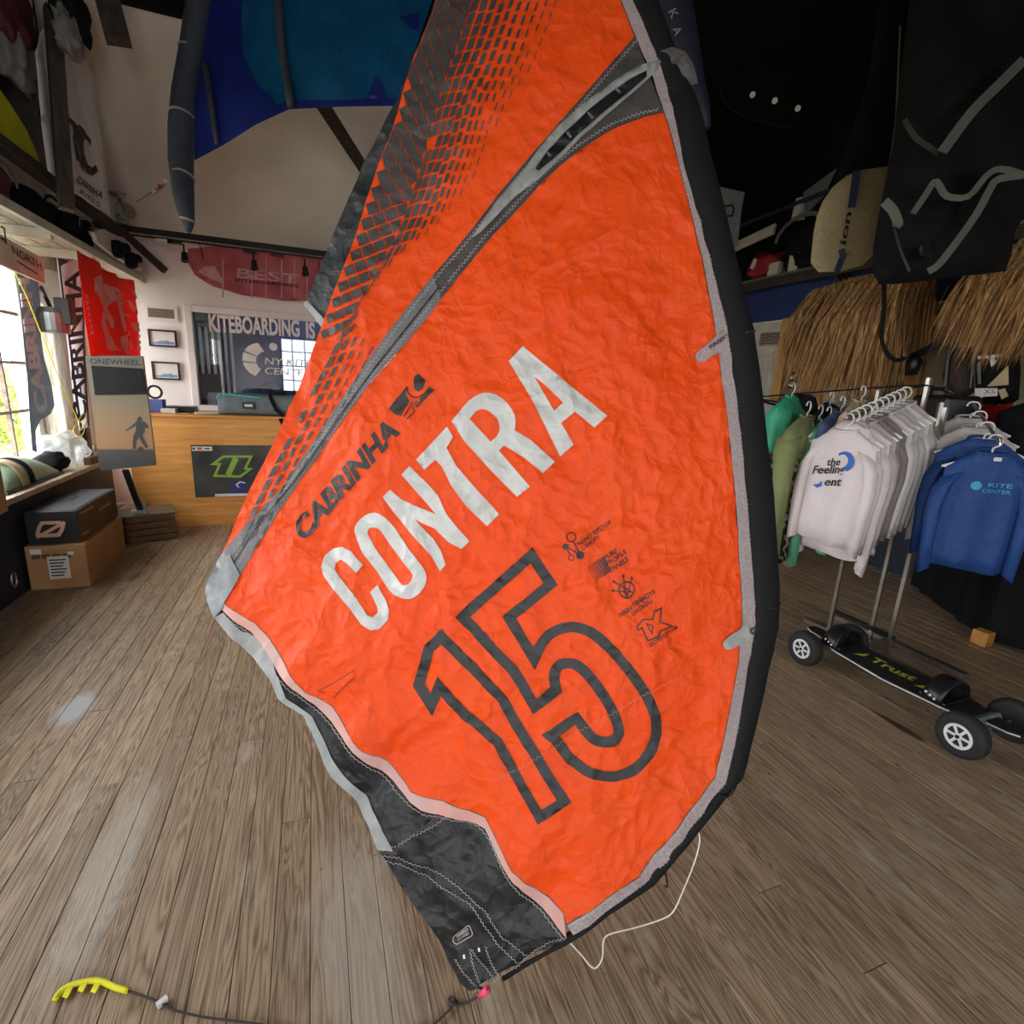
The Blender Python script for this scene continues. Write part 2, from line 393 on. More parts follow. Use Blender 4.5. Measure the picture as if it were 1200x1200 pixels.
M['print_white'] = mat('silver_white_print', srgb(205, 203, 199), 0.35, nscale=14, col2=srgb(184, 183, 180), spec=0.5)
M['thread'] = mat('pale_thread', srgb(176, 166, 160), 0.7)
M['kite_flap'] = mat('charcoal_ripstop', srgb(52, 55, 57), 0.45, nscale=8, col2=srgb(40, 43, 45), spec=0.5)
M['sleeve'] = mat('clear_grey_sleeve', srgb(150, 150, 148), 0.4, nscale=30, col2=srgb(130, 130, 128), bump=0.2)
for k_, s_ in (('orange_lo', 1.0), ('print_white', 0.85), ('print_black', 0.75), ('kite_black', 0.7), ('kite_flap', 1.0), ('kite_dark', 0.6), ('tape_pink', 0.5), ('tape_white', 0.4)): crumple(M[k_], s_)

# ------------------------------------------------------------------ room shell
def planks():
    fl = MB().bb(-2.45, 5.05, -2.75, 7.0, -0.12, -0.02).build('floor', M['black_gap']); struct(fl)
    lens = [2.6, 3.4, 4.2]; W = 0.0935; base = {}
    for l in lens:
        mb = MB(); w = W - 0.0016; h = 0.02; c = 0.0012
        # chamfered top
        pr = [(-w / 2, -h), (w / 2, -h), (w / 2, -c), (w / 2 - c, 0), (-w / 2 + c, 0), (-w / 2, -c)]
        mb.prism([(x, 0, z) for x, z in pr][::-1], (0, l - 0.003, 0))
        me = bpy.data.meshes.new('plank'); me.from_pydata(mb.v, [], mb.f); me.materials.append(M['floor']); base[l] = me
    n = int(6.9 / W) + 1
    for i in range(n):
        x = -1.98 + i * W; y = -2.7 - R.random() * 1.6
        while y < 6.85:
            l = R.choice(lens)
            if y + l > -2.7:
                o = bpy.data.objects.new('plank', base[l]); COL.objects.link(o); o.parent = fl
                o.location = Vector((x, y, R.uniform(-0.0014, 0.0))) - OFF[fl.name]
            y += l
planks()

wl = MB()
wl.bb(-2.45, -1.85, -2.7, 6.0, 0, 0.62)
struct(wl.build('wall_left', M['navy_wall']))
wu = MB()                                    # upper left wall: piers between the windows and lintel above
ys = [-2.75] + [q for a in WIN_Y for q in a] + [6.95]
for i in range(0, len(ys), 2): wu.bb(-2.36, -2.22, ys[i], ys[i + 1], 0.6, 2.32)
wu.bb(-2.36, -2.22, -2.75, 6.95, 2.3, 4.3)
wu.bb(-2.36, -2.22, 6.0, 6.95, 0, 0.62)
struct(wu.build('wall_left', M['offwhite']))
struct(MB().bb(-2.24, -1.80, -2.7, 5.70, 0.62, 0.66).build('trim_1', M['sill'], bevel=0.006))
for wi, (a, b) in enumerate(WIN_Y):
    fr = MB()
    for yy in (a + 0.025, b - 0.025): fr.bb(-2.30, -2.22, yy - 0.025, yy + 0.025, 0.66, 2.3)
    for zz in (0.69, 2.275): fr.bb(-2.30, -2.22, a + 0.05, b - 0.05, zz - 0.025, zz + 0.025)
    fo = struct(fr.build('window_%d' % (wi + 1), M['offwhite'], bevel=0.004))
    nw = max(2, int((b - a) / 0.36)); dy = (b - a - 0.1) / nw; dz = (2.25 - 0.715) / 4
    for k in range(1, nw):
        MB().bb(-2.275, -2.245, a + 0.05 + dy * k - 0.012, a + 0.05 + dy * k + 0.012, 0.715, 2.25).build('mullion', M['mullion'], fo)
    for k in range(1, 4):
        MB().bb(-2.272, -2.248, a + 0.05, b - 0.05, 0.715 + dz * k - 0.012, 0.715 + dz * k + 0.012).build('muntin', M['mullion'], fo)

BW = 6.85                                    # back wall
WO = (-1.22, 1.5, 1.10, 2.12)
bw = MB()
bw.bb(-2.4, WO[0], BW, BW + 0.12, 0, 2.85); bw.bb(WO[1], 5.05, BW, BW + 0.12, 0, 2.85)
bw.bb(WO[0], WO[1], BW, BW + 0.12, 0, WO[2]); bw.bb(WO[0], WO[1], BW, BW + 0.12, WO[3], 2.85)
struct(bw.build('wall_back', M['wall_white']))
# sloped plaster ceiling rising from the back wall, black roof beyond
sl = MB(); k = math.tan(math.radians(30))
def slope(y): return 2.80 + k * (BW - y)
sl.prism([(-2.3, BW + 0.1, slope(BW + 0.1)), (2.6, BW + 0.1, slope(BW + 0.1)), (2.6, 4.95, slope(4.95)), (-2.3, 4.95, slope(4.95))], (0, 0.03, 0.06))
struct(sl.build('ceiling', M['ceiling_grey']))
rf = MB().bb(-2.4, 5.05, -2.75, 5.05, 4.32, 4.4); rf.bb(-2.4, 2.62, 4.88, 4.95, 3.88, 4.34); rf.bb(2.6, 2.66, 4.88, 6.98, 2.78, 4.38); rf.bb(-2.4, 5.05, 4.9, 7.0, 4.34, 4.4)
rf.prism([(2.6, BW + 0.1, 2.8), (5.05, BW + 0.1, 2.8), (5.05, 4.95, 4.32), (2.6, 4.95, 4.32)], (0, 0.03, 0.06))
struct(rf.build('ceiling', M['black']))
wr = MB().bb(4.9, 5.05, -2.75, 6.95, 2.72, 4.4)
struct(wr.build('wall_right', M['black']))
wr = MB().bb(4.9, 5.05, -2.75, 6.95, 2.34, 2.72)
struct(wr.build('wall_right', M['blue_wall']))
wr = MB().bb(4.9, 5.05, -2.75, 6.95, 1.0, 2.34)
struct(wr.build('wall_right', M['offwhite']))
struct(MB().bb(4.9, 5.05, -2.75, 6.95, 0, 1.0).build('wall_right', M['navy_wall']))
fw = MB(); o1, o2 = FRONT_OPEN
for xa, xb in ((-2.4, o1[0]), (o1[1], o2[0]), (o2[1], 5.05)): fw.bb(xa, xb, -2.75, -2.63, 0, 4.4)
for o_ in FRONT_OPEN: fw.bb(o_[0], o_[1], -2.75, -2.63, 0, o_[2]); fw.bb(o_[0], o_[1], -2.75, -2.63, o_[3], 4.4)
struct(fw.build('wall_front', M['wall_white']))
for wi, o1 in enumerate(FRONT_OPEN):
    fr = MB()
    for x in (o1[0] + 0.03, o1[1] - 0.03): fr.bb(x - 0.03, x + 0.03, -2.72, -2.66, o1[2], o1[3])
    for z in (o1[2] + 0.03, o1[3] - 0.03): fr.bb(o1[0] + 0.06, o1[1] - 0.06, -2.72, -2.66, z - 0.03, z + 0.03)
    fo = struct(fr.build('window_%d' % (6 + 2 * wi), M['offwhite']))
    for i in range(1, 4):
        x = o1[0] + (o1[1] - o1[0]) * i / 4; MB().bb(x - 0.015, x + 0.015, -2.705, -2.675, o1[2] + 0.06, o1[3] - 0.06).build('mullion', M['offwhite'], fo)
        z = o1[2] + (o1[3] - o1[2]) * i / 4; MB().bb(o1[0] + 0.06, o1[1] - 0.06, -2.7, -2.68, z - 0.015, z + 0.015).build('muntin', M['offwhite'], fo)
# ------------------------------------------------------------------ the big orange kite hanging in the middle
HD = Vector((ray(600, 600).x, ray(600, 600).y, 0)).normalized()
_kn = [(-260, 1.76), (0, 1.62), (300, 1.50), (600, 1.36), (900, 1.15), (1160, 0.945), (1300, 0.90)]
def kite_dist(u, v):
    for (a, p), (b, q) in zip(_kn, _kn[1:]):
        if v <= b or b == 1300:
            t = (v - a) / (b - a); dd = p + (q - p) * t; break
    c = max(0.0, (640 - u) / 380.0); e = max(0.0, (u - 660) / 250.0)
    return dd + 0.16 * c ** 1.4 * max(0.25, min(1, (1150 - v) / 500)) + 0.10 * e * e
def wrinkle(u, v):
    p = Vector((u * 0.011, v * 0.006, 0.3)); q = Vector((u * 0.03 + 7, v * 0.022, 1.7))
    a = noise.noise(p); b = 1 - 2 * abs(noise.noise(q)); c = 1 - 2 * abs(noise.noise(Vector((u * 0.05 + v * 0.02, v * 0.045 - u * 0.02, 4.1))))
    w = 0.014 * a + 0.0055 * b + 0.0035 * c
    t = max(0.0, min(1.0, (1080 - v + (u - 420) * 0.2) / 900))      # stronger folds low on the left and along the upper fold
    s = max(0.0, 1 - abs(v - 250 + (u - 480) * 1.7) / 120)
    w += 0.012 * s * noise.noise(Vector((u * 0.05, v * 0.03, 9)))
    # ripples of the loose trailing edge
    lx = 262 + (v - 705) * 1.07
    e = math.exp(-((u - lx) / 55.0) ** 2) if v > 690 else 0
    w += 0.014 * e * math.sin((u + v) * 0.040)
    return w
def P(u, v, lift=0.0):
    r = ray(u, v); t = kite_dist(u, v) / (r.x * HD.x + r.y * HD.y)
    return CAM + r * t - HD * (wrinkle(u, v) + lift)
def linear(pts, k):
    return [(a[0] + (b[0] - a[0]) * j / k, a[1] + (b[1] - a[1]) * j / k) for a, b in zip(pts, pts[1:]) for j in range(k)] + [pts[-1]]
def Pd(u, v, dd):
    r = ray(u, v); t = kite_dist(u, v) / (r.x * HD.x + r.y * HD.y); return CAM + r * (t + dd)
def kpatch(name, loops, m, parent, step=8.0, lift=0.0, smooth=True, thick=0.0):
    V, T = cdt(loops, step)
    mb = MB().add([P(x, y, lift) for x, y in V], [t if True else t for t in T])
    return mb.build(name, m, parent, smooth=smooth, thick=thick)

kite = thing('kite', P(556, 1156), 'large orange inflatable kite with black edges hanging in the middle of the room', 'kite')
TAPE_L = [(690, -120), (727, 0), (744, 42), (765, 94), (777, 133), (800, 217), (821, 300), (837, 379), (850, 470), (861, 580), (868, 680), (870, 728), (864, 774), (851, 842), (837, 909), (794, 965), (748, 1024), (664, 1078)]
TAPE_R = [(708, -120), (744, 0), (774, 72), (783, 100), (790, 131), (804, 200), (833, 300), (854, 383), (866, 470), (877, 580), (886, 680), (888, 728), (881, 770), (867, 842), (852, 913), (808, 970), (762, 1027), (671, 1087)]
LE_R = [(735, -120), (770, 0), (797, 74), (808, 100), (819, 128), (837, 200), (862, 300), (882, 385), (894, 470), (906, 580), (914, 690), (913, 735), (905, 768), (888, 835), (869, 908), (820, 968), (766, 1036), (662, 1099)]
BAND_U = [(744, 42), (683, 113), (633, 170), (583, 230), (550, 273), (507, 323), (450, 398), (390, 484), (330, 572), (283, 622), (259, 653), (242, 692), (254, 721)]
BAND_L = [(777, 133), (740, 143), (700, 163), (650, 200), (600, 253), (563, 293), (517, 350), (480, 398), (428, 458), (365, 545), (329, 597), (283, 672), (263, 712)]
PINK_U = [(266, 704), (298, 730), (334, 774), (360, 808), (389, 827), (423, 871), (447, 888), (481, 927), (520, 933), (568, 962), (600, 1011), (617, 1032), (660, 1069)]
PINK_D = [(263, 712), (293, 741), (330, 788), (356, 812), (389, 844), (423, 882), (447, 905), (481, 938), (515, 948), (568, 974), (602, 1027), (617, 1046), (663, 1090)]
OUT = [(254, 721), (273, 750), (317, 793), (327, 817), (356, 838), (389, 909), (418, 938), (443, 996)]
SILV_I = [(264, 716), (283, 740), (307, 752), (329, 793), (337, 815), (366, 840), (389, 883), (404, 907), (428, 932), (461, 996)]
TIP = [(443, 996), (462, 1025), (490, 1062), (515, 1098), (528, 1125), (539, 1146), (551, 1157)]
TIP_R = [(578, 1140), (617, 1121), (640, 1108), (665, 1092)]
# lower orange panel
lo = smooth_open(BAND_L[::-1], 3)[::-1] + PINK_U + [(664, 1079)] + TAPE_L[4:][::-1]
lo = BAND_L[:0] + lo
kpatch('canopy_panel', [[p for p in lo]], M['orange_lo'], kite, 5.5)
# upper orange panel and the black rim behind its left side
LEFT = [(545, -120), (512, 0), (501, 35), (487, 70), (474, 105), (462, 150), (447, 187), (432, 230), (418, 277), (396, 335), (372, 400), (343, 470), (322, 520), (295, 570), (272, 625), (259, 653)]
up = LEFT + BAND_U[:-2][::-1][1:] + [(727, 0), (690, -120)]
kpatch('canopy_panel', [up], M['orange_lo'], kite, 8.0)
rim = [(540, -120), (508, 0), (498, 35), (483, 67), (467, 110), (445, 152), (422, 197), (393, 267), (357, 357), (378, 384), (385, 372), (400, 338), (424, 277), (437, 232), (452, 187), (468, 150), (480, 105), (493, 70), (507, 35), (518, 0), (551, -120)]
kpatch('canopy_rim', [rim], M['kite_flap'], kite, 8.0, lift=-0.012)
kpatch('rim_tape', [[(357, 357), (361, 353), (384, 377), (378, 384)]], M['tape_white'], kite, 6.0, lift=0.0)
# halftone print of dark squares on the upper panel
sq = MB()
def interp(pl, v):
    for (x0, y0), (x1, y1) in zip(pl, pl[1:]):
        if y0 <= v <= y1: return x0 + (x1 - x0) * (v - y0) / max(1e-6, y1 - y0)
    return pl[-1][0] if v > pl[-1][1] else pl[0][0]
LE_ = sorted([p for p in LEFT], key=lambda p: p[1])
FOLD = [(566, -120), (552, 0), (534, 60), (516, 112), (500, 170), (482, 225), (462, 280), (436, 330), (410, 372), (392, 405)]
def quad(a, b, c, d): 
    k = len(sq.v); sq.v += [P(*q, 0.0045) for q in (a, b, c, d)]; sq.f.append((k, k + 1, k + 2, k + 3)); sq.m.append(0)
# rows of rotated squares left of the fold, closing up to a dark lattice at the top
LEF2 = [(545, -120), (512, 0), (501, 35), (487, 70), (474, 105), (462, 150), (447, 187), (432, 230), (418, 277), (396, 335), (372, 400)]
def drop(p): return p[0] >= interp(LEF2, p[1]) + 0.5 and p[0] <= interp(FOLD, p[1]) + 3
y = -110.0
while y < 400:
    frac = max(0.0, min(1.0, (y - 95) / 300)); step_ = 18.5; x0 = interp(LEF2, y); width = interp(FOLD, y - 20) - x0
    n_ = 4; cw = max(6.0, width / n_); gap = 1.3; hh = (step_ - 1.2 - 9.0 * frac)
    for c in range(-2, n_ + 2):
        a0 = c * cw; e = []
        for q, r in ((a0 + gap, 0), (a0 + cw, 0), (a0 + cw, 1), (a0 + gap, 1)): e.append((x0 + q + r * hh * 0.28, y - q * 0.42 + r * hh))
        if sum(drop(p) for p in e) >= 2:
            e = [(max(interp(LEF2, p[1]) + 1.5, min(interp(FOLD, p[1]) + 3, p[0])), p[1]) for p in e]; quad(*e)
    y += step_
# dashes right of the fold
RLIM = [(700, -120), (657, 7), (632, 73), (599, 119), (569, 163), (552, 212), (526, 245), (496, 272), (453, 308), (424, 350), (412, 400)]
for c in range(10):
    v = -110.0 + R.uniform(0, 6)
    while v < 640:
        low = v > 395
        f = interp(FOLD, v) if not low else interp([(392, 405), (340, 505), (300, 585), (276, 640)], v)
        span = (interp(RLIM, v) - f) if not low else 40.0
        n_ = max(3.0, min(10.0, span / 8.0)) if not low else (4.5 if v < 540 else 3)
        sp = span / n_ if not low else 11.0
        x = f + 3 + c * sp; sl_ = (interp(FOLD, v + 10) - f) / 10 if v < 390 else -0.52
        size = max(0.10, 1 - c / n_) if not low else max(0.2, 0.8 - c * 0.2)
        hl = 14 * (0.6 + 0.4 * size); wd = max(1.3, min(sp * 0.85, 9.0 * size))
        if c < n_ and R.random() > 0.05: quad((x, v), (x + wd, v - wd * 0.4), (x + wd + sl_ * hl, v + hl - wd * 0.4), (x + sl_ * hl, v + hl))
        v += hl + 2.0 + 5 * (1 - size)
o = sq.build('halftone_print', M['kite_dark'], kite); o['kind'] = 'stuff'
M['kite_pale'] = mat('pale_grey_dacron', srgb(138, 140, 142), 0.55, nscale=40, col2=srgb(120, 122, 124))
# dark reinforcement band with strut
bd = smooth_open(BAND_U, 3) + smooth_open(BAND_L, 3)[::-1]
kpatch('strut_panel', [smooth_open(BAND_U[:6], 3) + smooth_open(BAND_L[:7], 3)[::-1]], M['kite_dark'], kite, 7.0, lift=0.0018)
kpatch('strut_panel', [smooth_open(BAND_U[5:], 3) + smooth_open(BAND_L[6:], 3)[::-1]], M['kite_grey'], kite, 7.0, lift=0.0022)
kpatch('corner_patch', [[(259, 653), (272, 648), (283, 672), (263, 712), (254, 721), (242, 692)]], M['kite_pale'], kite, 6.0, lift=0.0065)
mid = [((a[0] + b[0]) / 2 + 2, (a[1] + b[1]) / 2) for a, b in zip(BAND_U[5:-1], BAND_L[6:])]
kpatch('seam', band(smooth_open(mid[:-1], 4), 2.2), M['print_black'], kite, 6.0, lift=0.0034)
def zigzag(name, pts, amp=1.5, step=2.6, w=0.55, m='thread', lift=0.003, parent=None):
    pts = smooth_open(pts, 6); out = []; acc = 0.0; sgn = 1
    for a, b in zip(pts, pts[1:]):
        d = math.hypot(b[0] - a[0], b[1] - a[1]); 
        if d < 1e-6: continue
        nx, ny = -(b[1] - a[1]) / d, (b[0] - a[0]) / d; t = (step - acc)
        while t <= d:
            out.append((a[0] + (b[0] - a[0]) * t / d + nx * amp * sgn, a[1] + (b[1] - a[1]) * t / d + ny * amp * sgn)); sgn = -sgn; t += step
        acc = d - (t - step)
    mb = MB(); q = [P(*p, lift) for p in out]; hw = w * 0.0022 / 2
    rg = []
    for i, p in enumerate(q):
        t = (q[min(i + 1, len(q) - 1)] - q[max(i - 1, 0)]).normalized(); a = t.cross(HD).normalized() * hw
        rg += [p - a * 1.6, p + a * 1.6]
    mb.add(rg, [(2 * i, 2 * i + 1, 2 * i + 3, 2 * i + 2) for i in range(len(q) - 1)])
    return mb.build(name, M[m], parent or kite)
sh = lambda pl, dx, dy: [(x + dx, y + dy) for x, y in pl]
zigzag('stitching', sh(BAND_U[:9], 4, 3)); zigzag('stitching', sh(BAND_L[:9], -4, -4)); 
zigzag('stitching', sh(BAND_U[6:11], 9, 7), m='kite_dark'); zigzag('stitching', sh(BAND_L[8:12], -7, -5))
# strut sleeve: pale teardrop loop with cross ribs
OUTS = [(775, 73), (748, 79), (722, 94), (700, 110), (672, 133), (650, 153), (631, 176), (617, 197), (598, 218), (580, 240), (553, 280), (564, 273), (583, 254), (603, 233), (633, 210), (655, 188), (683, 160), (715, 133), (748, 104), (766, 88)]
INS = [(757, 85), (738, 94), (717, 108), (690, 130), (665, 153), (642, 177), (627, 199), (631, 202), (650, 186), (683, 154), (715, 127), (745, 102), (757, 92)]
kpatch('strut_sleeve', [OUTS, INS], M['sleeve'], kite, 6.0, lift=0.006, thick=0.002)
kpatch('strut_hole', [INS], M['kite_black'], kite, 7.0, lift=0.003)
for a, b in [((720, 104), (726, 110)), ((688, 134), (694, 141)), ((664, 157), (669, 163)), ((641, 180), (645, 185))]:
    kpatch('rib', band([a, b], 3.0), M['kite_grey'], kite, 6.0, lift=0.008)
# tapes along the leading edge
def strip(name, A, B, m, lift, k=5, cols=3):
    A = linear(A, k); B = linear(B, k); mb = MB(); vs = []
    for a, b in zip(A, B):
        for j in range(cols + 1):
            t = j / cols; vs.append(P(a[0] + (b[0] - a[0]) * t, a[1] + (b[1] - a[1]) * t, lift))
    n = cols + 1
    mb.add(vs, [(i * n + j, (i + 1) * n + j, (i + 1) * n + j + 1, i * n + j + 1) for i in range(len(A) - 1) for j in range(cols)])
    return mb.build(name, m, kite, smooth=True)
strip('edge_tape', TAPE_L, TAPE_R, M['tape_grey'], 0.004)
zigzag('stitching', [((a[0] + b[0]) / 2 - 4, (a[1] + b[1]) / 2) for a, b in zip(TAPE_L, TAPE_R)], lift=0.0055, amp=1.6, m='tape_white', w=0.5)
zigzag('stitching', [((a[0] + b[0]) / 2 + 4, (a[1] + b[1]) / 2) for a, b in zip(TAPE_L, TAPE_R)], lift=0.0055, amp=1.6, m='tape_white', w=0.5)
# leading edge tube
A = linear(TAPE_R, 4); B = linear(LE_R, 4); le = MB(); rg = []
A += [(640, 1110), (612, 1126), (588, 1142)]; B += [(642, 1113), (615, 1131), (590, 1147)]
for i, (a, b) in enumerate(zip(A, B)):
    a = (a[0] - 4, a[1]) if i < len(A) - 4 else a
    pa, pb = P(*a), P(*b); c = (pa + pb) / 2; h = (pb - pa) / 2
    th = min(0.035, h.length * 0.8)
    rg.append([c + h * math.cos(2 * math.pi * j / 14) - HD * th * math.sin(2 * math.pi * j / 14) * (0.55 if math.sin(2 * math.pi * j / 14) > 0 else 1.6) for j in range(14)])
leo = le.rings(rg).build('leading_edge', M['kite_le'], kite, smooth=True)
for (a, b) in [((864, 392), (884, 388)), ((887, 712), (916, 706)), ((838, 928), (862, 918)), ((779, 1020), (778, 1034))]:
    pts = [P(a[0] + (b[0] - a[0]) * t, a[1] + (b[1] - a[1]) * t, 0.021 * math.sin(math.pi * min(1, max(0, t)))) for t in (0, .2, .4, .6, .8, 1)]
    MB().ribbon(pts, 0.004, -HD, 0.002).build('seam', M['kite_black'], leo)
pts = [P(x, y, l) for x, y, l in [(775, 72, .006), (784, 70, .016), (795, 76, .02), (802, 86, .016), (808, 104, .006)]]
MB().ribbon(pts, 0.035, -HD, 0.002).build('edge_band', M['kite_dark'], leo)
# side tabs
for nm, (a, b), tx in [('CABRINHA', ((853, 394), (821, 418)), True), ('', ((880, 738), (853, 754)), False)]:
    c = band([a, b], [20, 13] if tx else [22, 12])[0]
    ang = math.atan2(b[1] - a[1], b[0] - a[0]); rr = 6.5
    cap = [(b[0] + rr * math.cos(ang + q), b[1] + rr * math.sin(ang + q)) for q in (math.pi / 2, math.pi / 3, math.pi / 6, 0, -math.pi / 6, -math.pi / 3, -math.pi / 2)]
    k = len(c) // 2
    tab = kpatch('side_tab', [c[:k] + cap + c[k:]], M['tape_white'] if not tx else M['tape_grey'], kite, 6.0, lift=0.0055)
    mb = MB()
    if tx:
        V, T, w = text2d('CABRINHA', 0.02); L = 27.0; ux, uy = (-0.83, 0.56); vx, vy = (0.45, 0.9)
        mb.add([P(853 + ux * p[0] / w * L + vx * p[1] * -4.6 * -1 - 2, 391 + uy * p[0] / w * L + vy * p[1] * 4.6, 0.0075) for p in V], T)
    else:
        V, T = cdt([[(882 + 4.6 * math.cos(q * 0.524), 738 + 4.6 * math.sin(q * 0.524)) for q in range(12)], [(881, 736), (883.5, 735.5), (881.5, 739), (879, 739.5)]], 3)
        mb.add([P(x, y, 0.0075) for x, y in V], T)
    mb.build('tab_print', M['print_black'], tab)
# loose trailing edge: black band, pink tape, silver tape and black tip
tr = OUT + [(461, 996)] + [(520, 950)] + PINK_D[:9][::-1]
kpatch('trailing_edge', [OUT + [(461, 998), (515, 948)] + PINK_D[:8][::-1]], M['kite_black'], kite, 7.0, lift=-0.002)
kpatch('silver_tape', [OUT + SILV_I[::-1]], M['tape_white'], kite, 6.0, lift=0.002)
kpatch('tip_panel', [TIP + TIP_R + PINK_D[8:][::-1] + [(461, 998)]], M['kite_black'], kite, 7.0, lift=-0.001)
strip('hem_tape', PINK_U, PINK_D, M['tape_pink'], 0.0035)
zigzag('stitching', sh(PINK_D, -2, 3), amp=0.8, step=3.0, lift=0.003)
zigzag('stitching', [(446, 996), (462, 990), (490, 972), (527, 952)], amp=1.2, lift=0.003)
zigzag('stitching', [(447, 1001), (480, 1005), (512, 1017), (543, 1040), (556, 1053), (568, 1062), (590, 1095), (617, 1117)], amp=0.9, lift=0.003)
zigzag('stitching', [(449, 1008), (478, 1012), (505, 1024), (536, 1046), (551, 1055), (564, 1073), (585, 1103), (607, 1123)], amp=0.9, lift=0.003)
zigzag('stitching', [(665, 1088), (640, 1101), (617, 1118), (590, 1137), (575, 1144), (553, 1156)], amp=1.0, lift=0.004)
for pl in [[(533, 1116), (541, 1130), (561, 1150)], [(551, 1106), (555, 1125), (564, 1148)], [(552, 1105), (562, 1120), (579, 1139)], [(569, 1101), (575, 1120), (584, 1136)]]:
    zigzag('stitching', pl, amp=1.2, step=2.0, lift=0.003)
kpatch('care_label', band(smooth_closed([(532, 1093), (548, 1081), (552, 1085), (553, 1092), (536, 1101)], 3), 1.0, True), M['thread'], kite, 5, lift=0.003)
for yy in (0, 3, 7, 10): kpatch('care_label', band([(535 + yy * .2, 1092 + yy * .6), (549 + yy * .1, 1083.5 + yy * .6)], 0.9), M['thread'], kite, 6, lift=0.003)
for x, y_ in [(561.5, 1107), (544, 1116)]: kpatch('care_label', [[(x - 1.3, y_ - 2), (x + 1, y_ - 2.4), (x + 1.8, y_ + 2), (x - .6, y_ + 2)]], M['white'], kite, 5, lift=0.003)
kpatch('pull_tab', [[(372, 806), (382, 804), (415, 783), (417, 788), (394, 812), (388, 818)]], M['orange_lo'], kite, 6, lift=0.003)
zigzag('stitching', [(372, 808), (392, 798), (417, 782)], amp=0.6, m='kite_dark', lift=0.004); zigzag('stitching', [(390, 820), (404, 803), (421, 790)], amp=0.6, m='kite_dark', lift=0.004)
# lettering
def Z(pts, ox, oy, s): return [(ox + x / s, oy + y / s) for x, y in pts]
C_ = Z([(330, 612), (285, 668), (215, 600), (175, 575), (140, 600), (135, 640), (165, 690), (260, 810), (365, 965), (400, 978), (435, 950), (432, 910), (380, 805), (432, 755), (485, 850), (515, 930), (505, 1000), (450, 1060), (390, 1065), (320, 1020), (240, 910), (130, 780), (60, 690), (42, 620), (60, 550), (120, 500), (185, 487), (250, 520)], 370, 560, 6)
O_ = smooth_closed(Z([(275, 385), (290, 320), (350, 260), (420, 240), (490, 270), (560, 350), (650, 480), (760, 620), (782, 700), (760, 770), (700, 830), (640, 845), (570, 825), (510, 780), (420, 640), (320, 510)], 370, 560, 6), 2)
Oh = smooth_closed(Z([(365, 380), (385, 350), (430, 345), (470, 375), (540, 480), (670, 650), (685, 690), (665, 730), (630, 747), (590, 725), (470, 560), (385, 430)], 370, 560, 6), 2)
N_ = [(449.7, 581.3), (458.3, 573), (471.7, 585), (511.7, 601.7), (476.7, 561.7), (471.2, 555.6), (480.7, 545.5), (496.7, 561.7), (513.3, 580), (525, 603.3), (550, 634), (540.8, 642.8), (525, 633.3), (510, 618.3), (486.7, 607.5), (508.3, 630), (516.7, 643.3), (523, 660), (516.3, 668), (505, 648), (483.3, 625), (463.3, 601.7)]
T_ = Z([(48, 470), (265, 238), (308, 310), (262, 385), (330, 510), (450, 650), (630, 850), (545, 935), (400, 790), (290, 640), (230, 520), (185, 470), (105, 540)], 480, 460, 6)
R_ = Z([(298, 200), (370, 110), (420, 55), (470, 20), (515, 2), (560, 0), (610, 15), (650, 40), (690, 78), (720, 120), (740, 160), (745, 200), (740, 265), (850, 330), (1020, 483), (935, 560), (800, 450), (700, 390), (665, 370), (628, 405), (720, 510), (845, 655), (755, 728), (560, 530), (380, 330)], 480, 460, 6)
Rh = Z([(422, 183), (470, 130), (500, 115), (530, 117), (560, 130), (595, 160), (620, 190), (635, 240), (628, 280), (610, 310), (570, 343)], 480, 460, 6)
A_ = Z([(272, 175), (395, 45), (1132, 652), (1020, 755), (850, 615), (730, 715), (840, 905), (722, 1010), (480, 520)], 560, 400, 7.5)
Ah = Z([(495, 310), (670, 610), (750, 538), (600, 390)], 560, 400, 7.5)
for lp in ([C_], [O_, Oh], [N_], [T_], [R_, Rh], [A_, Ah]): kpatch('letter', lp, M['print_white'], kite, 5.5, lift=0.0022)
ONE = Z([(132, 368), (262, 500), (388, 635), (425, 705), (515, 845), (580, 950), (638, 1040), (536, 1104), (428, 920), (365, 805), (225, 690), (122, 578), (90, 655), (38, 570), (64, 485), (80, 420)], 480, 640, 3.528)
FIVE = Z([(582, 150), (412, 292), (515, 462), (545, 400), (590, 355), (655, 330), (720, 340), (775, 370), (850, 440), (945, 560), (1000, 660), (1019, 740), (1000, 830), (940, 905), (880, 935), (825, 945), (745, 925), (665, 872), (612, 800), (582, 772), (690, 708), (735, 765), (770, 795), (810, 806), (850, 790), (862, 745), (830, 660), (770, 570), (720, 510), (680, 482), (640, 480), (610, 500), (597, 540), (606, 592), (517, 655), (460, 560), (425, 505), (350, 430), (220, 290), (503, 32)], 480, 640, 3.528)
kpatch('numeral', band(ONE, 12.3, True), M['print_black'], kite, 5.5, lift=0.0022)
FIVE = FIVE[:2] + smooth_open(FIVE[2:20], 3) + smooth_open(FIVE[20:34], 3) + FIVE[34:]
kpatch('numeral', band(FIVE, 12.3, True), M['print_black'], kite, 5.5, lift=0.0022)
def ktext(s, bl, right, upv, length, bold=0.0, parent=None, name='lettering', m='print_black'):
    V, T, w = text2d(s, bold); d = math.hypot(*right)
    mb = MB().add([P(bl[0] + right[0] / d * p[0] / w * length + upv[0] * p[1], bl[1] + right[1] / d * p[0] / w * length + upv[1] * p[1], 0.0026) for p in V], T)
    return mb.build(name, M[m], parent or kite)
ktext('CABRINHA', (355.5, 635), (118, -134), (-11.5, -19.5), 172, 0.042)
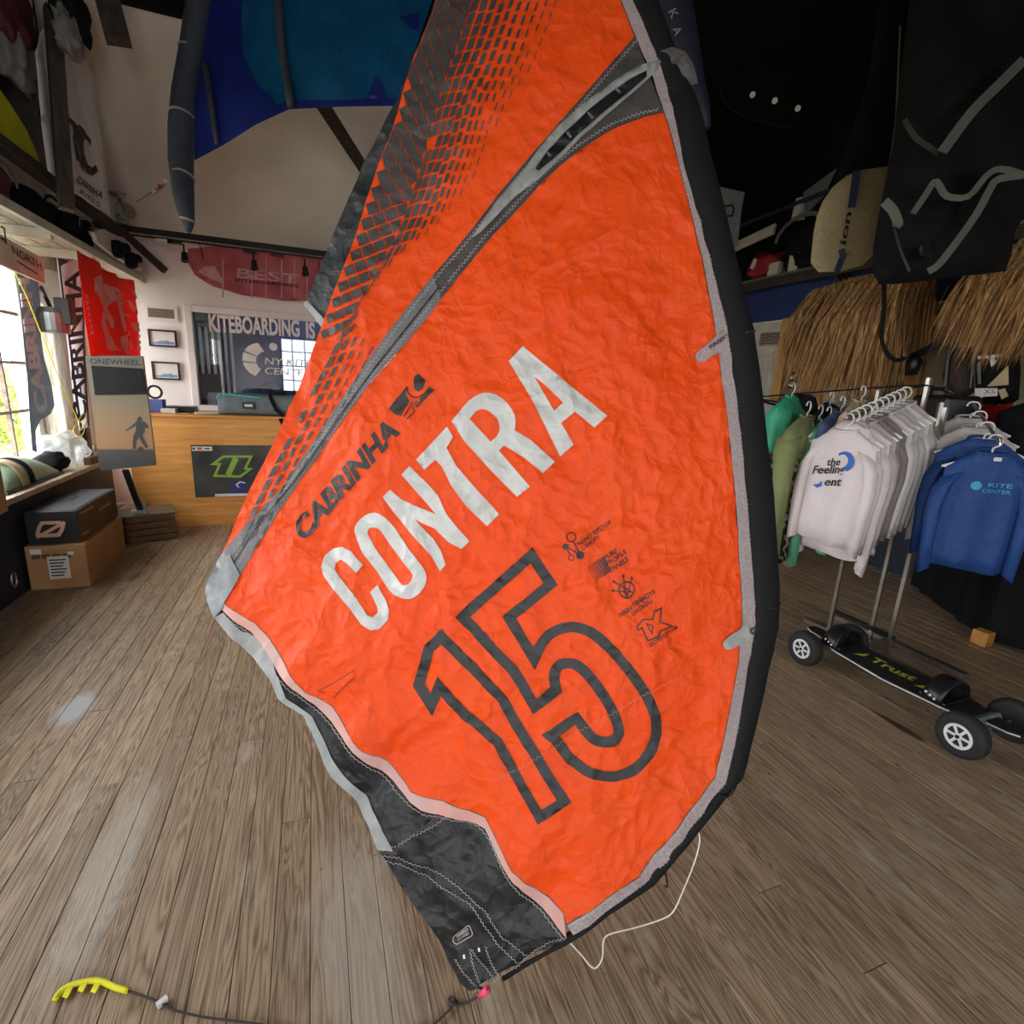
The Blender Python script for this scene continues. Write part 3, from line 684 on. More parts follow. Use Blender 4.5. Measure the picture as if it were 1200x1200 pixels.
# wave emblem
em = MB()
for lp in ([(456, 479), (478, 452), (476, 462), (480, 470), (471, 485), (466, 487)], [(486, 441), (491, 438), (499, 446), (496, 455), (490, 459), (486, 456), (485, 448)],
           [(503, 452), (509, 457), (489, 478), (487, 476), (493, 469), (492, 467), (500, 461)]):
    V, T = cdt([lp], 6); em.add([P(x, y, 0.0026) for x, y in V], T)
for pl in ([(478, 453), (479, 460), (484, 465), (491, 465), (498, 461), (502, 455)], [(476, 466), (479, 470), (473, 480), (469, 488)], [(484, 470), (480, 478), (474, 488)], [(489, 470), (484, 478), (486, 482), (477, 491)]):
    V, T = cdt(band(smooth_open(pl, 3), 1.5), 6); em.add([P(x, y, 0.0026) for x, y in V], T)
em.build('emblem', M['print_black'], kite)
r_ = (0.86, -0.52)
ktext('NANO RIPSTOP', (678.5, 639), (37, -25.5), (-2.4, -4.4), 46, 0.02); ktext('CANOPY', (682.5, 644.5), (37, -25.5), (-2.4, -4.4), 25, 0.02)
ktext('PURE', (709, 655.5), (14, -9), (-2.4, -5.0), 17, 0.02); ktext('PROFILE', (712, 662.5), (14, -9), (-2.4, -5.0), 27, 0.02); ktext('PANELS', (715.5, 670), (14, -9), (-2.4, -5.0), 25, 0.02)
ktext('HIGH TENACITY', (727, 721), (42, -28.5), (-2.3, -4.2), 50, 0.03); ktext('DACRON', (741, 720), (42, -28.5), (-2.3, -4.2), 27, 0.02)
ktext('SECURITY SYSTEM', (761, 756.5), (32, -21.5), (-2, -3.8), 39, 0.02)
ic = [MB(), MB(), MB(), MB()]; ici = [0]
def icon(loops, st=5):
    V, T = cdt(loops, st); ic[ici[0]].add([P(x, y, 0.0026) for x, y in V], T)
def ring_(c, r, w): return band([(c[0] + r * math.cos(q * math.pi / 8), c[1] + r * math.sin(q * math.pi / 8)) for q in range(16)], w, True)
def disc_(c, r): return [[(c[0] + r * math.cos(q * math.pi / 6), c[1] + r * math.sin(q * math.pi / 6)) for q in range(12)]]
icon(ring_((669, 628), 5.2, 1.4)); icon(disc_((662.6, 639), 3.8)); icon(disc_((679.7, 649.5), 4.8)); icon(ring_((669.2, 652.3), 3.2, 1.2))
icon(band([(663, 640), (668, 649.5)], 1.5)); icon(band([(664, 640), (677, 647.5)], 1.5)); icon(band([(672, 633.5), (678, 646)], 1.5))
ici[0] = 1
for q in range(9):
    x = 689 + q * 2.2; icon(band([(x, 663 - q * 1.45), (x + 8.2, 681 - q * 1.35)], 0.5 + q * 0.2), 8)
ici[0] = 2
icon(ring_((734, 690), 9.2, 1.7))
for a, b in [((719, 681), (742, 694)), ((718, 691), (741, 693)), ((730, 674), (733, 699)), ((740, 677), (734, 698))]:
    icon(band([a, b], 1.3)); icon(disc_(a, 1.6))
ONEX = Z([(745, 1012), (800, 950), (875, 945), (890, 880), (945, 850), (935, 965), (1035, 1000), (940, 1040), (925, 1085), (835, 1125), (790, 1020), (755, 1040)], 640, 590, 7.056)
ici[0] = 3
icon(band(ONEX, 1.5, True)); icon(band(Z([(825, 985), (875, 1000), (868, 1065)], 640, 590, 7.056), 1.4, True))
for q in ic: q.build('feature_icon', M['print_black'], kite)
# white bridle line hanging from the leading edge
M['white_line'] = mat('white_cord', srgb(236, 232, 220), 0.6)
pl = [(818, 974), (820, 985), (814, 1010), (800, 1045), (789, 1068), (776, 1077), (745, 1087), (714, 1095), (707, 1104), (706, 1122), (700, 1133), (693, 1133), (682, 1120), (668, 1105), (660, 1099)]
mb = MB().tube([Pd(x, y, 0.03 + 0.05 * math.sin(math.pi * i / 56)) for i, (x, y) in enumerate(smooth_open(pl, 4))], 0.0020, 6)
mb.build('bridle_line', M['white_line'], kite, smooth=True)
zigzag('stitching', [(580, 912), (597.6, 903.6), (630, 884), (650, 871), (684, 851), (715, 834), (756, 811), (800, 790)], amp=1.3, step=3.2, w=0.28, m='tape_pink', lift=0.0035)
# ------------------------------------------------------------------ materials for the furnishings
M['ply'] = mat('orange_plywood', srgb(222, 158, 82), 0.45, nscale=5, stretch=(0.6, 4, 6), col2=srgb(196, 128, 58), bump=0.05, contrast=(0.3, 0.7))
M['cardboard'] = mat('brown_cardboard', srgb(176, 134, 92), 0.8, nscale=5, col2=srgb(164, 122, 82))
M['cardboard_dark'] = mat('printed_brown_card', srgb(96, 74, 56), 0.6, nscale=4, col2=srgb(82, 62, 46))
M['blackcard'] = mat('black_card', srgb(44, 46, 48), 0.4, nscale=4, col2=srgb(38, 40, 42))
M['boxtop'] = mat('patterned_box_top', srgb(74, 78, 86), 0.3, nscale=60, col2=srgb(54, 58, 66), spec=0.6)
M['copper'] = mat('copper_print', srgb(214, 168, 140), 0.5)
M['label'] = mat('paper_label', srgb(226, 222, 214), 0.7)
M['ink'] = mat('black_ink', srgb(36, 34, 34), 0.6)
M['crate'] = mat('crate_wood', srgb(112, 84, 58), 0.75, nscale=8, stretch=(0.7, 4, 6), col2=srgb(84, 62, 42), bump=0.2)
M['crate_top'] = mat('crate_lid_wood', srgb(120, 104, 84), 0.7, nscale=8, stretch=(0.7, 4, 6), col2=srgb(98, 84, 66), bump=0.2)
M['display'] = None
M['screen'] = mat('switched_off_screen', srgb(14, 15, 16), 0.3, spec=0.12)
M['metal_dark'] = mat('dark_metal', srgb(44, 42, 42), 0.45, 0.6)
M['metal_grey'] = mat('galvanised_metal', srgb(150, 158, 156), 0.4, 0.7, nscale=10, col2=srgb(120, 128, 126))
M['chrome'] = mat('brushed_chrome', srgb(176, 170, 160), 0.28, 0.9)
M['flag_red'] = mat('red_flag_cloth', srgb(240, 66, 44), 0.7, nscale=6, col2=srgb(234, 58, 38), transl=0.4)
M['flag_grey'] = mat('charcoal_flag_cloth', srgb(120, 126, 130), 0.7, transl=0.6)
M['flag_black'] = mat('black_flag_cloth', srgb(40, 40, 46), 0.7, transl=0.15)
M['flag_white'] = mat('white_flag_cloth', srgb(248, 248, 250), 0.7, transl=0.6)
M['flag_pale'] = mat('pale_red_print', srgb(252, 228, 220), 0.7, transl=0.55)
M['sage'] = mat('sage_green_shell', srgb(158, 186, 160), 0.4, nscale=6, col2=srgb(140, 168, 142))
M['tan'] = mat('tan_webbing', srgb(188, 166, 130), 0.7)
M['bagclear'] = mat('clear_plastic_bag', srgb(222, 228, 230), 0.2, nscale=20, col2=srgb(190, 198, 202), bump=0.8, bscale=30, alpha=0.45, spec=0.8)
M['yellow'] = mat('neon_yellow', srgb(232, 226, 40), 0.6)
M['grey_bag'] = mat('grey_bag_fabric', srgb(112, 120, 122), 0.7, nscale=14, col2=srgb(98, 106, 108), bump=0.2)
M['teal'] = mat('turquoise_piping', srgb(64, 196, 196), 0.5)
M['black_cloth'] = mat('black_fabric', srgb(19, 19, 21), 0.85, nscale=8, col2=srgb(14, 14, 16), bump=0.2, bscale=30, spec=0.2)
M['black_gloss'] = mat('black_plastic', srgb(26, 26, 28), 0.35)
M['green'] = mat('lime_print', srgb(140, 178, 60), 0.6)
M['cap_blue'] = mat('royal_blue_cap', srgb(54, 62, 128), 0.7)
M['poster'] = mat('dark_poster', srgb(74, 74, 68), 0.35, nscale=3.5, col2=srgb(40, 40, 38), contrast=(0.3, 0.6), spec=0.5)
M['navy'] = mat('navy_blue_wall', srgb(52, 66, 104), 0.5, nscale=2, col2=srgb(44, 56, 92))
M['letter_cream'] = mat('cream_vinyl', srgb(240, 228, 222), 0.5)
M['pink_kite'] = mat('crimson_kite_cloth', srgb(196, 104, 110), 0.6, nscale=5, col2=srgb(172, 80, 90), transl=0.2, bump=0.3, bscale=14)
M['pink_line'] = mat('pale_pink_seam', srgb(206, 150, 152), 0.6)
M['kite_blue'] = mat('royal_blue_ripstop', srgb(30, 44, 128), 0.5, nscale=5, col2=srgb(25, 36, 110), transl=0.15, bump=0.25, bscale=14)
M['kite_teal'] = mat('teal_blue_ripstop', srgb(13, 88, 130), 0.5, nscale=5, col2=srgb(10, 74, 114), transl=0.15, bump=0.3, bscale=12)
crumple(M['kite_teal'], 0.6, 0.03, 2.2, 7.0, 0.3)
M['kite_slate'] = mat('slate_dacron', srgb(64, 68, 78), 0.6, nscale=20, col2=srgb(54, 58, 68), bump=0.2)
M['frame_black'] = mat('black_picture_frame', srgb(38, 32, 34), 0.4)
M['print_pink'] = mat('picture_paper', srgb(238, 222, 216), 0.5)
M['print_blue'] = mat('picture_blue_wave', srgb(92, 136, 182), 0.5, nscale=30, col2=srgb(140, 176, 206))
M['vent'] = mat('vent_louvre', srgb(170, 150, 138), 0.5, 0.2)
def vlabel(o): return o

def glass_pane():
    m = bpy.data.materials.new('window_glass'); m.use_nodes = True; N = m.node_tree.nodes; L = m.node_tree.links
    N.remove(N['Principled BSDF'])
    t = N.new('ShaderNodeBsdfTransparent'); t.inputs[0].default_value = (0.82, 0.88, 0.95, 1)
    g = N.new('ShaderNodeBsdfGlossy'); g.inputs['Roughness'].default_value = 0.015
    mx = N.new('ShaderNodeMixShader'); fz = N.new('ShaderNodeFresnel'); fz.inputs[0].default_value = 1.6
    a = N.new('ShaderNodeMath'); a.operation = 'ADD'; a.inputs[1].default_value = 0.03; L.new(fz.outputs[0], a.inputs[0])
    L.new(a.outputs[0], mx.inputs[0]); L.new(t.outputs[0], mx.inputs[1]); L.new(g.outputs[0], mx.inputs[2]); L.new(mx.outputs[0], N['Material Output'].inputs[0])
    return m
M['glass'] = glass_pane()

# ------------------------------------------------------------------ the office window in the back wall
fr = MB()
x0, x1, z0, z1 = WO
for x in (x0 - 0.02, x1 + 0.02): fr.bb(x - 0.035, x + 0.035, BW - 0.03, BW + 0.02, z0 - 0.05, z1 + 0.05)
for z in (z0 - 0.02, z1 + 0.02): fr.bb(x0 + 0.015, x1 - 0.015, BW - 0.029, BW + 0.02, z - 0.035, z + 0.035)
win = struct(fr.build('window_7', M['wall_white'], bevel=0.004))
MB().bb(x0, x1, BW + 0.045, BW + 0.053, z0, z1).build('pane', M['glass'], win)
off = MB()                                   # the room behind the pane
off.bb(-1.6, 2.0, 8.6, 8.7, 0, 2.9); off.bb(-1.7, -1.6, BW + 0.12, 8.7, 0, 2.9); off.bb(2.0, 2.1, BW + 0.12, 8.7, 0, 2.9)
off.bb(-1.7, 2.1, BW + 0.12, 8.7, 2.8, 2.9); off.bb(-1.7, 2.1, BW + 0.12, 8.7, -0.1, 0)
struct(off.build('wall_office', M['navy']))
lt = MB(); yy = BW + 0.04
for s_, x_, w_ in (('KITEBOARDING', -1.06, 0.93), ('IS', -0.06, 0.10), ('FUN!', 0.12, 0.36)): text3d(lt, s_, (x_, yy, 1.925), (1, 0, 0.012), (0, 0, 1), 0.17, 0.035, width=w_)
lt.build('window_lettering', M['letter_cream'], win)
lt = MB(); text3d(lt, 'NY KITE', (-0.52, yy, 1.60), (1, 0, 0), (0.15, 0, 1), 0.075, 0.01, width=0.50); text3d(lt, 'CENTER', (-0.53, yy, 1.49), (1, 0, 0), (0.15, 0, 1), 0.075, 0.01, width=0.50)
lt.build('window_lettering', M['letter_cream'], win)
cr = MB()
def arc2(cx, cz, r, a0, a1, n): return [(cx + r * math.cos(math.radians(a0 + (a1 - a0) * i / n)), cz + r * math.sin(math.radians(a0 + (a1 - a0) * i / n))) for i in range(n + 1)]
for lo_ in ([*arc2(-0.56, 1.64, 0.19, 95, 150, 6), *arc2(-0.50, 1.63, 0.11, 150, 100, 5)], [*arc2(-0.56, 1.64, 0.19, 155, 185, 5), *arc2(-0.50, 1.63, 0.11, 190, 155, 4)], [*arc2(-0.56, 1.64, 0.19, 190, 250, 6), *arc2(-0.50, 1.63, 0.11, 235, 195, 4)],
            [*arc2(-0.42, 1.80, 0.045, 0, 330, 9)]):
    V, T = cdt([lo_], 0.05); cr.add([(x, yy, z) for x, z in V], T)
cr.build('window_emblem', M['letter_cream'], win)
# pale strips standing in for window reflections on the pane, desk things behind it
bl = thing('window_blind', (-1.25, 8.45, 1.1), 'pale upright strips imitating window reflections, behind the office pane at its left end', 'blind')
for i in range(7): MB().box((-1.5 + i * 0.075, 8.5, 1.62), (0.035, 0.012, 0.9), Matrix.Rotation(0.5, 3, 'Z')).build('slat', M['offwhite'], bl)
mo = thing('computer_monitor', (-1.18, 7.25, 1.05), 'grey back of a computer monitor standing behind the office window', 'monitor')
MB().bb(-1.34, -1.0, 7.22, 7.25, 1.22, 1.46).build('screen', M['flag_grey'], mo, bevel=0.006); MB().bb(-1.2, -1.14, 7.24, 7.27, 1.05, 1.3).build('stand', M['metal_grey'], mo)
MB().bb(-1.3, -1.05, 7.17, 7.32, 1.05, 1.065).build('foot', M['metal_grey'], mo)
tag(MB().bb(-1.55, 1.9, 7.0, 7.6, 1.01, 1.05).build('office_desk', M['crate'], bevel=0.004), 'brown desk top just behind the office window', 'desk')
pp = tag(MB().box((-1.02, 7.07, 1.15), (0.27, 0.02, 0.2), Matrix.Rotation(-0.2, 3, 'X')).build('paper_stack', M['label'], bevel=0.003), 'white sheet propped up behind the office window near its left edge', 'paper')
cl_ = thing('office_fill_light', (0.2, 7.7, 2.78), 'added unseen light panel that brightens the office behind the window', 'light')  # added lamp, out of view, to brighten the office interior
MB().bb(-0.5, 0.9, 7.4, 8.0, 2.77, 2.80).build('frame', M['white'], cl_); MB().bb(-0.46, 0.86, 7.44, 7.96, 2.762, 2.769).build('fill_panel', mat('fill_emitter', (1, 1, 1, 1), 0.5, emit=(0.95, 0.97, 1.0, 9.0)), cl_)
fn = thing('desk_fan', (-0.48, 7.4, 1.05), 'round black desk fan behind the office window', 'fan')
MB().tube([(-0.48 + 0.15 * math.cos(a * math.pi / 10), 7.4, 1.25 + 0.15 * math.sin(a * math.pi / 10)) for a in range(20)], 0.007, 6, closed=True).build('cage', M['black_gloss'], fn)
MB().lathe([(0.0, -0.03), (0.04, -0.03), (0.04, 0.03), (0, 0.03)], (-0.48, 7.4, 1.25), (0, 1, 0), 12).build('hub', M['black_gloss'], fn)
for a in range(3):
    an = a * 2.094; MB().box((-0.48 + 0.085 * math.cos(an), 7.4, 1.25 + 0.085 * math.sin(an)), (0.11, 0.01, 0.06), Matrix.Rotation(-an, 3, 'Y')).build('blade', M['metal_dark'], fn)
MB().tube([(-0.48, 7.43, 1.05), (-0.48, 7.43, 1.25)], 0.012, 8).build('stem', M['black_gloss'], fn)

# pictures and vent on the back wall
for (xa, xb, za, zb, lab) in [(-1.63, -1.37, 1.72, 1.895, 'black framed wave picture hanging just below the wall vent'), (-1.63, -1.37, 1.375, 1.565, 'black framed wave picture hanging lower, just above the counter')]:
    p = thing('picture', ((xa + xb) / 2, BW - 0.02, za), lab, 'picture', 'framed wave pictures')
    f = MB()
    for x in (xa + 0.009, xb - 0.009): f.bb(x - 0.009, x + 0.009, BW - 0.025, BW - 0.002, za, zb)
    for z in (za + 0.009, zb - 0.009): f.bb(xa + 0.018, xb - 0.018, BW - 0.025, BW - 0.002, z - 0.009, z + 0.009)
    f.build('frame', M['frame_black'], p)
    MB().bb(xa + 0.018, xb - 0.018, BW - 0.012, BW - 0.004, za + 0.018, zb - 0.018).build('print_sheet', M['print_pink'], p)
    pts = [(xa + 0.03, za + 0.028)] + [(xa + 0.03 + (xb - xa - 0.06) * t / 10, za + 0.035 + 0.03 * math.sin(t / 10 * 2.6) + 0.006 * math.sin(t * 2.1)) for t in range(11)] + [(xb - 0.03, za + 0.028)]
    V, T = cdt([pts], 0.1); MB().add([(x, BW - 0.0135, z) for x, z in V], T).build('wave_print', M['print_blue'], p)
def vent(loc, w, h, ax, label, m):
    """louvred grille; ax: 'y' on the back wall, 'x' on the right wall"""
    t = thing('wall_vent', loc, label, 'vent', None)
    X = (lambda a, dpt, z: (loc[0] + a, loc[1] - dpt, loc[2] + z)) if ax == 'y' else (lambda a, dpt, z: (loc[0] - dpt, loc[1] + a, loc[2] + z))
    S = (lambda a, dpt, z: (a, dpt, z)) if ax == 'y' else (lambda a, dpt, z: (dpt, a, z))
    f = MB()
    for a in (-w / 2 + 0.015, w / 2 - 0.015): f.box(X(a, 0.01, h / 2), S(0.03, 0.02, h))
    for z in (0.015, h - 0.015): f.box(X(0, 0.01, z), S(w - 0.06, 0.02, 0.03))
    f.build('frame', m, t)
    MB().box(X(0, 0.003, h / 2), S(w - 0.06, 0.004, h - 0.06)).build('backing', M['ink'], t)
    n = 6
    for i in range(n): MB().box(X(0, 0.011, 0.03 + (h - 0.06) * (i + 0.5) / n), S(w - 0.062, 0.012, (h - 0.06) / n * 0.55)).build('louvre', M['vent'], t)
vent((-1.49, BW, 1.985), 0.30, 0.155, 'y', 'small white louvred vent on the pale back wall', M['wall_white'])

# ------------------------------------------------------------------ plywood counter
ct = thing('counter', (0.3, 6.0, 0), 'orange plywood shop counter with a glazed notice in its front', 'counter')
MB().bb(-1.62, 1.9, 5.74, 5.77, 0.0, 1.06).build('front_panel', M['ply'], ct)
MB().bb(-1.62, -1.59, 5.77, 6.35, 0.0, 1.06).build('side_panel', M['ply'], ct)
MB().bb(-1.66, 1.94, 5.71, 6.4, 1.06, 1.085).build('counter_top', M['ply'], ct, bevel=0.004)
po = thing('poster', (-0.75, 5.735, 0.29), 'dark glossy notice with a lime green emblem on the counter front', 'poster')
MB().bb(-1.12, -0.30, 5.728, 5.738, 0.29, 0.80).build('sheet', M['poster'], po)
g = MB(); yy = 5.7265
def pz(u, v): p = at(u, v, y=yy); return (p.x, p.z)
G1 = [pz(200 + x / 7.5, 460 + y / 7.5) for x, y in [(372, 628), (465, 563), (706, 563), (655, 668), (700, 672), (610, 738), (388, 732), (432, 628)]]
for lp in (band(G1, 0.022, True), band([pz(200 + 505 / 7.5, 460 + 725 / 7.5), pz(200 + 575 / 7.5, 460 + 575 / 7.5)], 0.05)):
    V, T = cdt(lp, 0.05); g.add([(x, yy, z) for x, z in V], T)
g.build('emblem', M['green'], po)
MB().bb(-1.11, -0.94, 5.7255, 5.7275, 0.745, 0.785).build('card_sticker', M['label'], po)
for k, (c, xx) in enumerate([('cap_blue', -1.095), ('flag_red', -1.055), ('orange_lo', -1.035), ('ink', -0.995)]): MB().bb(xx - 0.012, xx + (0.012 if k < 3 else 0.035), 5.7245, 5.7256, 0.755 + (0.004 if k == 3 else 0), 0.777 - (0.006 if k == 3 else 0)).build('card_mark', M[c], po)
MB().bb(-0.95, -0.30, 5.7255, 5.728, 0.292, 0.318).build('white_edge', M['label'], po)
# cap motif in the notice
cp = MB(); V, T = cdt([[pz(200 + x / 7.5, 460 + y / 7.5) for x, y in [(515, 875), (540, 800), (590, 752), (625, 765), (660, 800), (660, 870), (600, 885)]]], 0.05); cp.add([(x, yy, z) for x, z in V], T)
cp.build('cap_motif', M['cap_blue'], po)
cp = MB(); V, T = cdt(band([pz(200 + x / 7.5, 460 + y / 7.5) for x, y in [(655, 795), (610, 785), (578, 810), (600, 835)]], 0.012), 0.05); cp.add([(x, yy - 0.001, z) for x, z in V], T); cp.build('cap_logo', M['label'], po)
# things on the counter
bg = thing('carry_bag', (-0.45, 5.95, 1.085), 'long grey carry bag with turquoise piping lying on the counter', 'bag')
b = MB(); rg = []
for i in range(15):
    t = i / 14; x = -0.88 + t * 1.1; k = 1 - 0.25 * max(0, 1 - t * 7) - 0.5 * max(0, (t - 0.9) * 10) * 0.5
    h = 0.205 * k * (1 + 0.03 * math.sin(t * 9)); dpt = 0.28 * k
    rg.append([(x, 5.95 + dpt / 2 * math.copysign(abs(math.cos(a)) ** 0.45, math.cos(a)), 1.087 + h / 2 + h / 2 * math.copysign(abs(math.sin(a)) ** 0.45, math.sin(a))) for a in [2 * math.pi * j / 20 for j in range(20)]])
b.rings(rg).build('body', M['grey_bag'], bg, smooth=True)
MB().tube([(-0.885, 5.86, 1.24), (-0.85, 5.815, 1.285), (-0.7, 5.81, 1.275), (-0.5, 5.808, 1.262)], 0.009, 6).build('piping', M['teal'], bg)
MB().bb(-0.66, -0.55, 5.800, 5.808, 1.15, 1.215).build('patch', M['black_gloss'], bg, bevel=0.003); MB().bb(-0.64, -0.57, 5.797, 5.8, 1.17, 1.195).build('patch_print', M['label'], bg)
MB().ribbon([(-0.42, 5.95, 1.30), (-0.41, 5.86, 1.30), (-0.40, 5.80, 1.25), (-0.36, 5.79, 1.15), (-0.30, 5.74, 1.10), (-0.32, 5.70, 1.06), (-0.28, 5.69, 0.98), (-0.22, 5.69, 0.92), (-0.15, 5.69, 0.91)], 0.035, (0, -1, 0.2), 0.004).build('strap', M['black_cloth'], bg)
tag(MB().bb(-1.53, -1.37, 5.98, 6.12, 1.085, 1.20).build('blue_carton', mat('periwinkle_card', srgb(98, 118, 190), 0.6), bevel=0.004), 'small periwinkle blue carton on the left end of the counter', 'box')
tag(MB().bb(-1.37, -1.11, 6.0, 6.2, 1.085, 1.14).build('black_case', M['black_gloss'], bevel=0.008), 'flat black case on the counter beside the blue carton', 'case')
tag(MB().bb(-1.37, -1.25, 5.88, 5.98, 1.085, 1.125).build('card_stack', M['label'], bevel=0.002), 'small stack of white cards on the counter before the black case', 'cards')
tag(MB().box((-0.99, 5.92, 1.092), (0.2, 0.14, 0.012), Matrix.Rotation(0.3, 3, 'Z')).build('loose_paper', M['label']), 'loose pale papers lying on the counter left of the grey bag', 'paper')
hb = thing('desk_ornament', (-1.5, 6.3, 1.085), 'small dark round ornament at the wall end of the counter', 'ornament')
MB().lathe([(0.05, 0), (0.05, 0.012), (0.012, 0.02), (0.012, 0.12)], (-1.5, 6.3, 1.085), (0, 0, 1), 14).build('base', M['metal_dark'], hb)
MB().tube([(-1.5 + 0.06 * math.cos(a * math.pi / 7), 6.3, 1.26 + 0.06 * math.sin(a * math.pi / 7)) for a in range(14)], 0.012, 6, closed=True).build('ring', M['metal_dark'], hb)

# ------------------------------------------------------------------ boxes, crate and tilted display by the left wall
bx = thing('cardboard_box', (-1.66, 4.56, 0), 'brown cardboard box with shipping labels on the floor under the black box', 'box')
MB().bb(-1.83, -1.50, 4.18, 4.94, 0.001, 0.31).build('body', M['cardboard'], bx, bevel=0.006)
MB().bb(-1.80, -1.53, 4.176, 4.18, 0.28, 0.309).build('tape', mat('packing_tape', srgb(186, 150, 110), 0.25), bx)
MB().bb(-1.715, -1.60, 4.1755, 4.179, 0.075, 0.235).build('shipping_label', M['label'], bx)
for k in range(6): MB().bb(-1.705, -1.635 + 0.01 * (k % 3), 4.1745, 4.1755, 0.095 + 0.022 * k, 0.104 + 0.022 * k).build('label_print', M['ink'], bx)
MB().bb(-1.80, -1.74, 4.1755, 4.179, 0.255, 0.29).build('shipping_label', M['label'], bx); MB().bb(-1.60, -1.565, 4.1755, 4.179, 0.24, 0.262).build('shipping_label', M['label'], bx)
for k in range(4): MB().bb(-1.795 + k * 0.055, -1.75 + k * 0.055, 4.1765, 4.1795, 0.222, 0.25).build('care_mark', M['cardboard_dark'], bx)
bb_ = thing('product_box', (-1.68, 4.6, 0.311), 'black and dark brown product box with a copper emblem, stacked on the cardboard box', 'box')
MB().bb(-1.815, -1.535, 4.215, 4.98, 0.312, 0.535).build('body', M['blackcard'], bb_, bevel=0.004)
MB().bb(-1.8, -1.55, 4.23, 4.95, 0.5355, 0.5385).build('patterned_lid', M['boxtop'], bb_)
MB().bb(-1.5345, -1.532, 4.225, 4.97, 0.316, 0.53).build('side_sleeve', M['cardboard_dark'], bb_)
MB().box((-1.68, 4.62, 0.539), (0.025, 0.10, 0.003)).build('handle_slot', M['ink'], bb_)
g = MB()
OWL = [(-1.755, 0.36), (-1.64, 0.36), (-1.615, 0.40), (-1.60, 0.445), (-1.625, 0.47), (-1.73, 0.47), (-1.755, 0.43), (-1.77, 0.38)]
OWH = [(-1.735, 0.385), (-1.655, 0.385), (-1.635, 0.41), (-1.625, 0.44), (-1.635, 0.448), (-1.72, 0.448), (-1.735, 0.42), (-1.745, 0.395)]
V, T = cdt([OWL, OWH], 0.05); g.add([(x, 4.2115, z) for x, z in V], T)
V, T = cdt(band([(-1.765, 0.362), (-1.60, 0.46)], 0.02), 0.05); g.add([(x, 4.2105, z) for x, z in V], T)
g.build('emblem', M['copper'], bb_)
for z_, y0_, y1_ in ((0.49, 4.28, 4.5), (0.44, 4.6, 4.85), (0.345, 4.26, 4.38)): MB().bb(-1.5325, -1.531, y0_, y1_, z_, z_ + 0.018).build('side_print', M['cardboard'], bb_)
cr = thing('wooden_crate', (-1.4, 5.34, 0), 'low slatted wooden crate holding up the tilted display, before the counter', 'crate')
A0, A1 = Vector((-1.585, 5.16, 0)), Vector((-1.21, 5.30, 0)); ex = (A1 - A0).normalized(); ey = Vector((-ex.y, ex.x, 0)); LN = (A1 - A0).length
rot = Matrix((ex, ey, Vector((0, 0, 1)))).transposed()
def cb(a, b, c, size): return A0 + ex * a + ey * b + Vector((0, 0, c)), size
for k in range(4): MB().box(*cb(LN / 2, 0.008, 0.034 + k * 0.06, (LN, 0.014, 0.053)), rot).build('slat', M['crate'], cr)
for k in range(4): MB().box(*cb(0.006, 0.16, 0.034 + k * 0.06, (0.012, 0.27, 0.053)), rot).build('slat', M['crate'], cr); MB().box(*cb(LN - 0.006, 0.16, 0.034 + k * 0.06, (0.012, 0.27, 0.053)), rot).build('slat', M['crate'], cr)
MB().box(*cb(LN / 2 - 0.01, 0.15, 0.247, (LN + 0.06, 0.32, 0.018)), rot).build('lid', M['crate_top'], cr, bevel=0.006)
MB().box(*cb(LN / 2, 0.15, 0.1, (LN - 0.04, 0.24, 0.18)), rot).build('inner_box', M['black'], cr)

dm = bpy.data.materials.new('sunset_print'); dm.use_nodes = True
N = dm.node_tree.nodes; L = dm.node_tree.links; tcn = N.new('ShaderNodeTexCoord'); sp = N.new('ShaderNodeSeparateXYZ'); rp = N.new('ShaderNodeValToRGB')
L.new(tcn.outputs['Generated'], sp.inputs[0]); L.new(sp.outputs['Z'], rp.inputs[0]); L.new(rp.outputs[0], N['Principled BSDF'].inputs['Base Color'])
e = rp.color_ramp.elements; e[0].position = 0.0; e[0].color = srgb(34, 32, 30); e[1].position = 1.0; e[1].color = srgb(82, 77, 61)
for p_, c_ in ((0.185, srgb(30, 28, 26)), (0.20, srgb(124, 86, 42)), (0.40, srgb(116, 86, 48)), (0.62, srgb(94, 80, 57))): q = e.new(p_); q.color = c_
N['Principled BSDF'].inputs['Roughness'].default_value = 0.4
ds = thing('advert_display', (-1.46, 5.24, 0.256), 'tall sunset-printed advert board with a dark screen, on a slanting black pole', 'display stand')
TL, TR, BR_, BL = at(100, 417, y=5.04), at(167, 417, y=5.04), at(182.5, 545, y=5.0), at(117, 552, y=5.0)
nrm = (TR - TL).cross(BL - TL).normalized()
if nrm.y > 0: nrm = -nrm
mb = MB().prism([TL, TR, BR_, BL], -nrm * 0.035); mb.build('board', M['offwhite'], ds, bevel=0.002)
MB().add([TL + nrm * .002, TR + nrm * .002, BR_ + nrm * .002, BL + nrm * .002], [(0, 3, 2, 1)]).build('printed_face', dm, ds)
def dpt(u, v, l):
    # point on the board plane under photo pixel u,v
    r = ray(u, v); t = (TL - CAM).dot(nrm) / r.dot(nrm); return CAM + r * t + nrm * l
MB().prism([dpt(107.5, 428.5, 0.004), dpt(167.5, 432, 0.004), dpt(172.5, 462, 0.004), dpt(112, 463, 0.004)], nrm * 0.008).build('screen', M['screen'], ds)
tx = MB(); a, b_ = dpt(106, 426.5, 0.004), dpt(165, 428, 0.004); text3d(tx, 'ONEWHEEL', a, b_ - a, dpt(105, 420, .004) - a, 0.04, 0.02, width=(b_ - a).length); tx.build('lettering', M['ink'], ds)
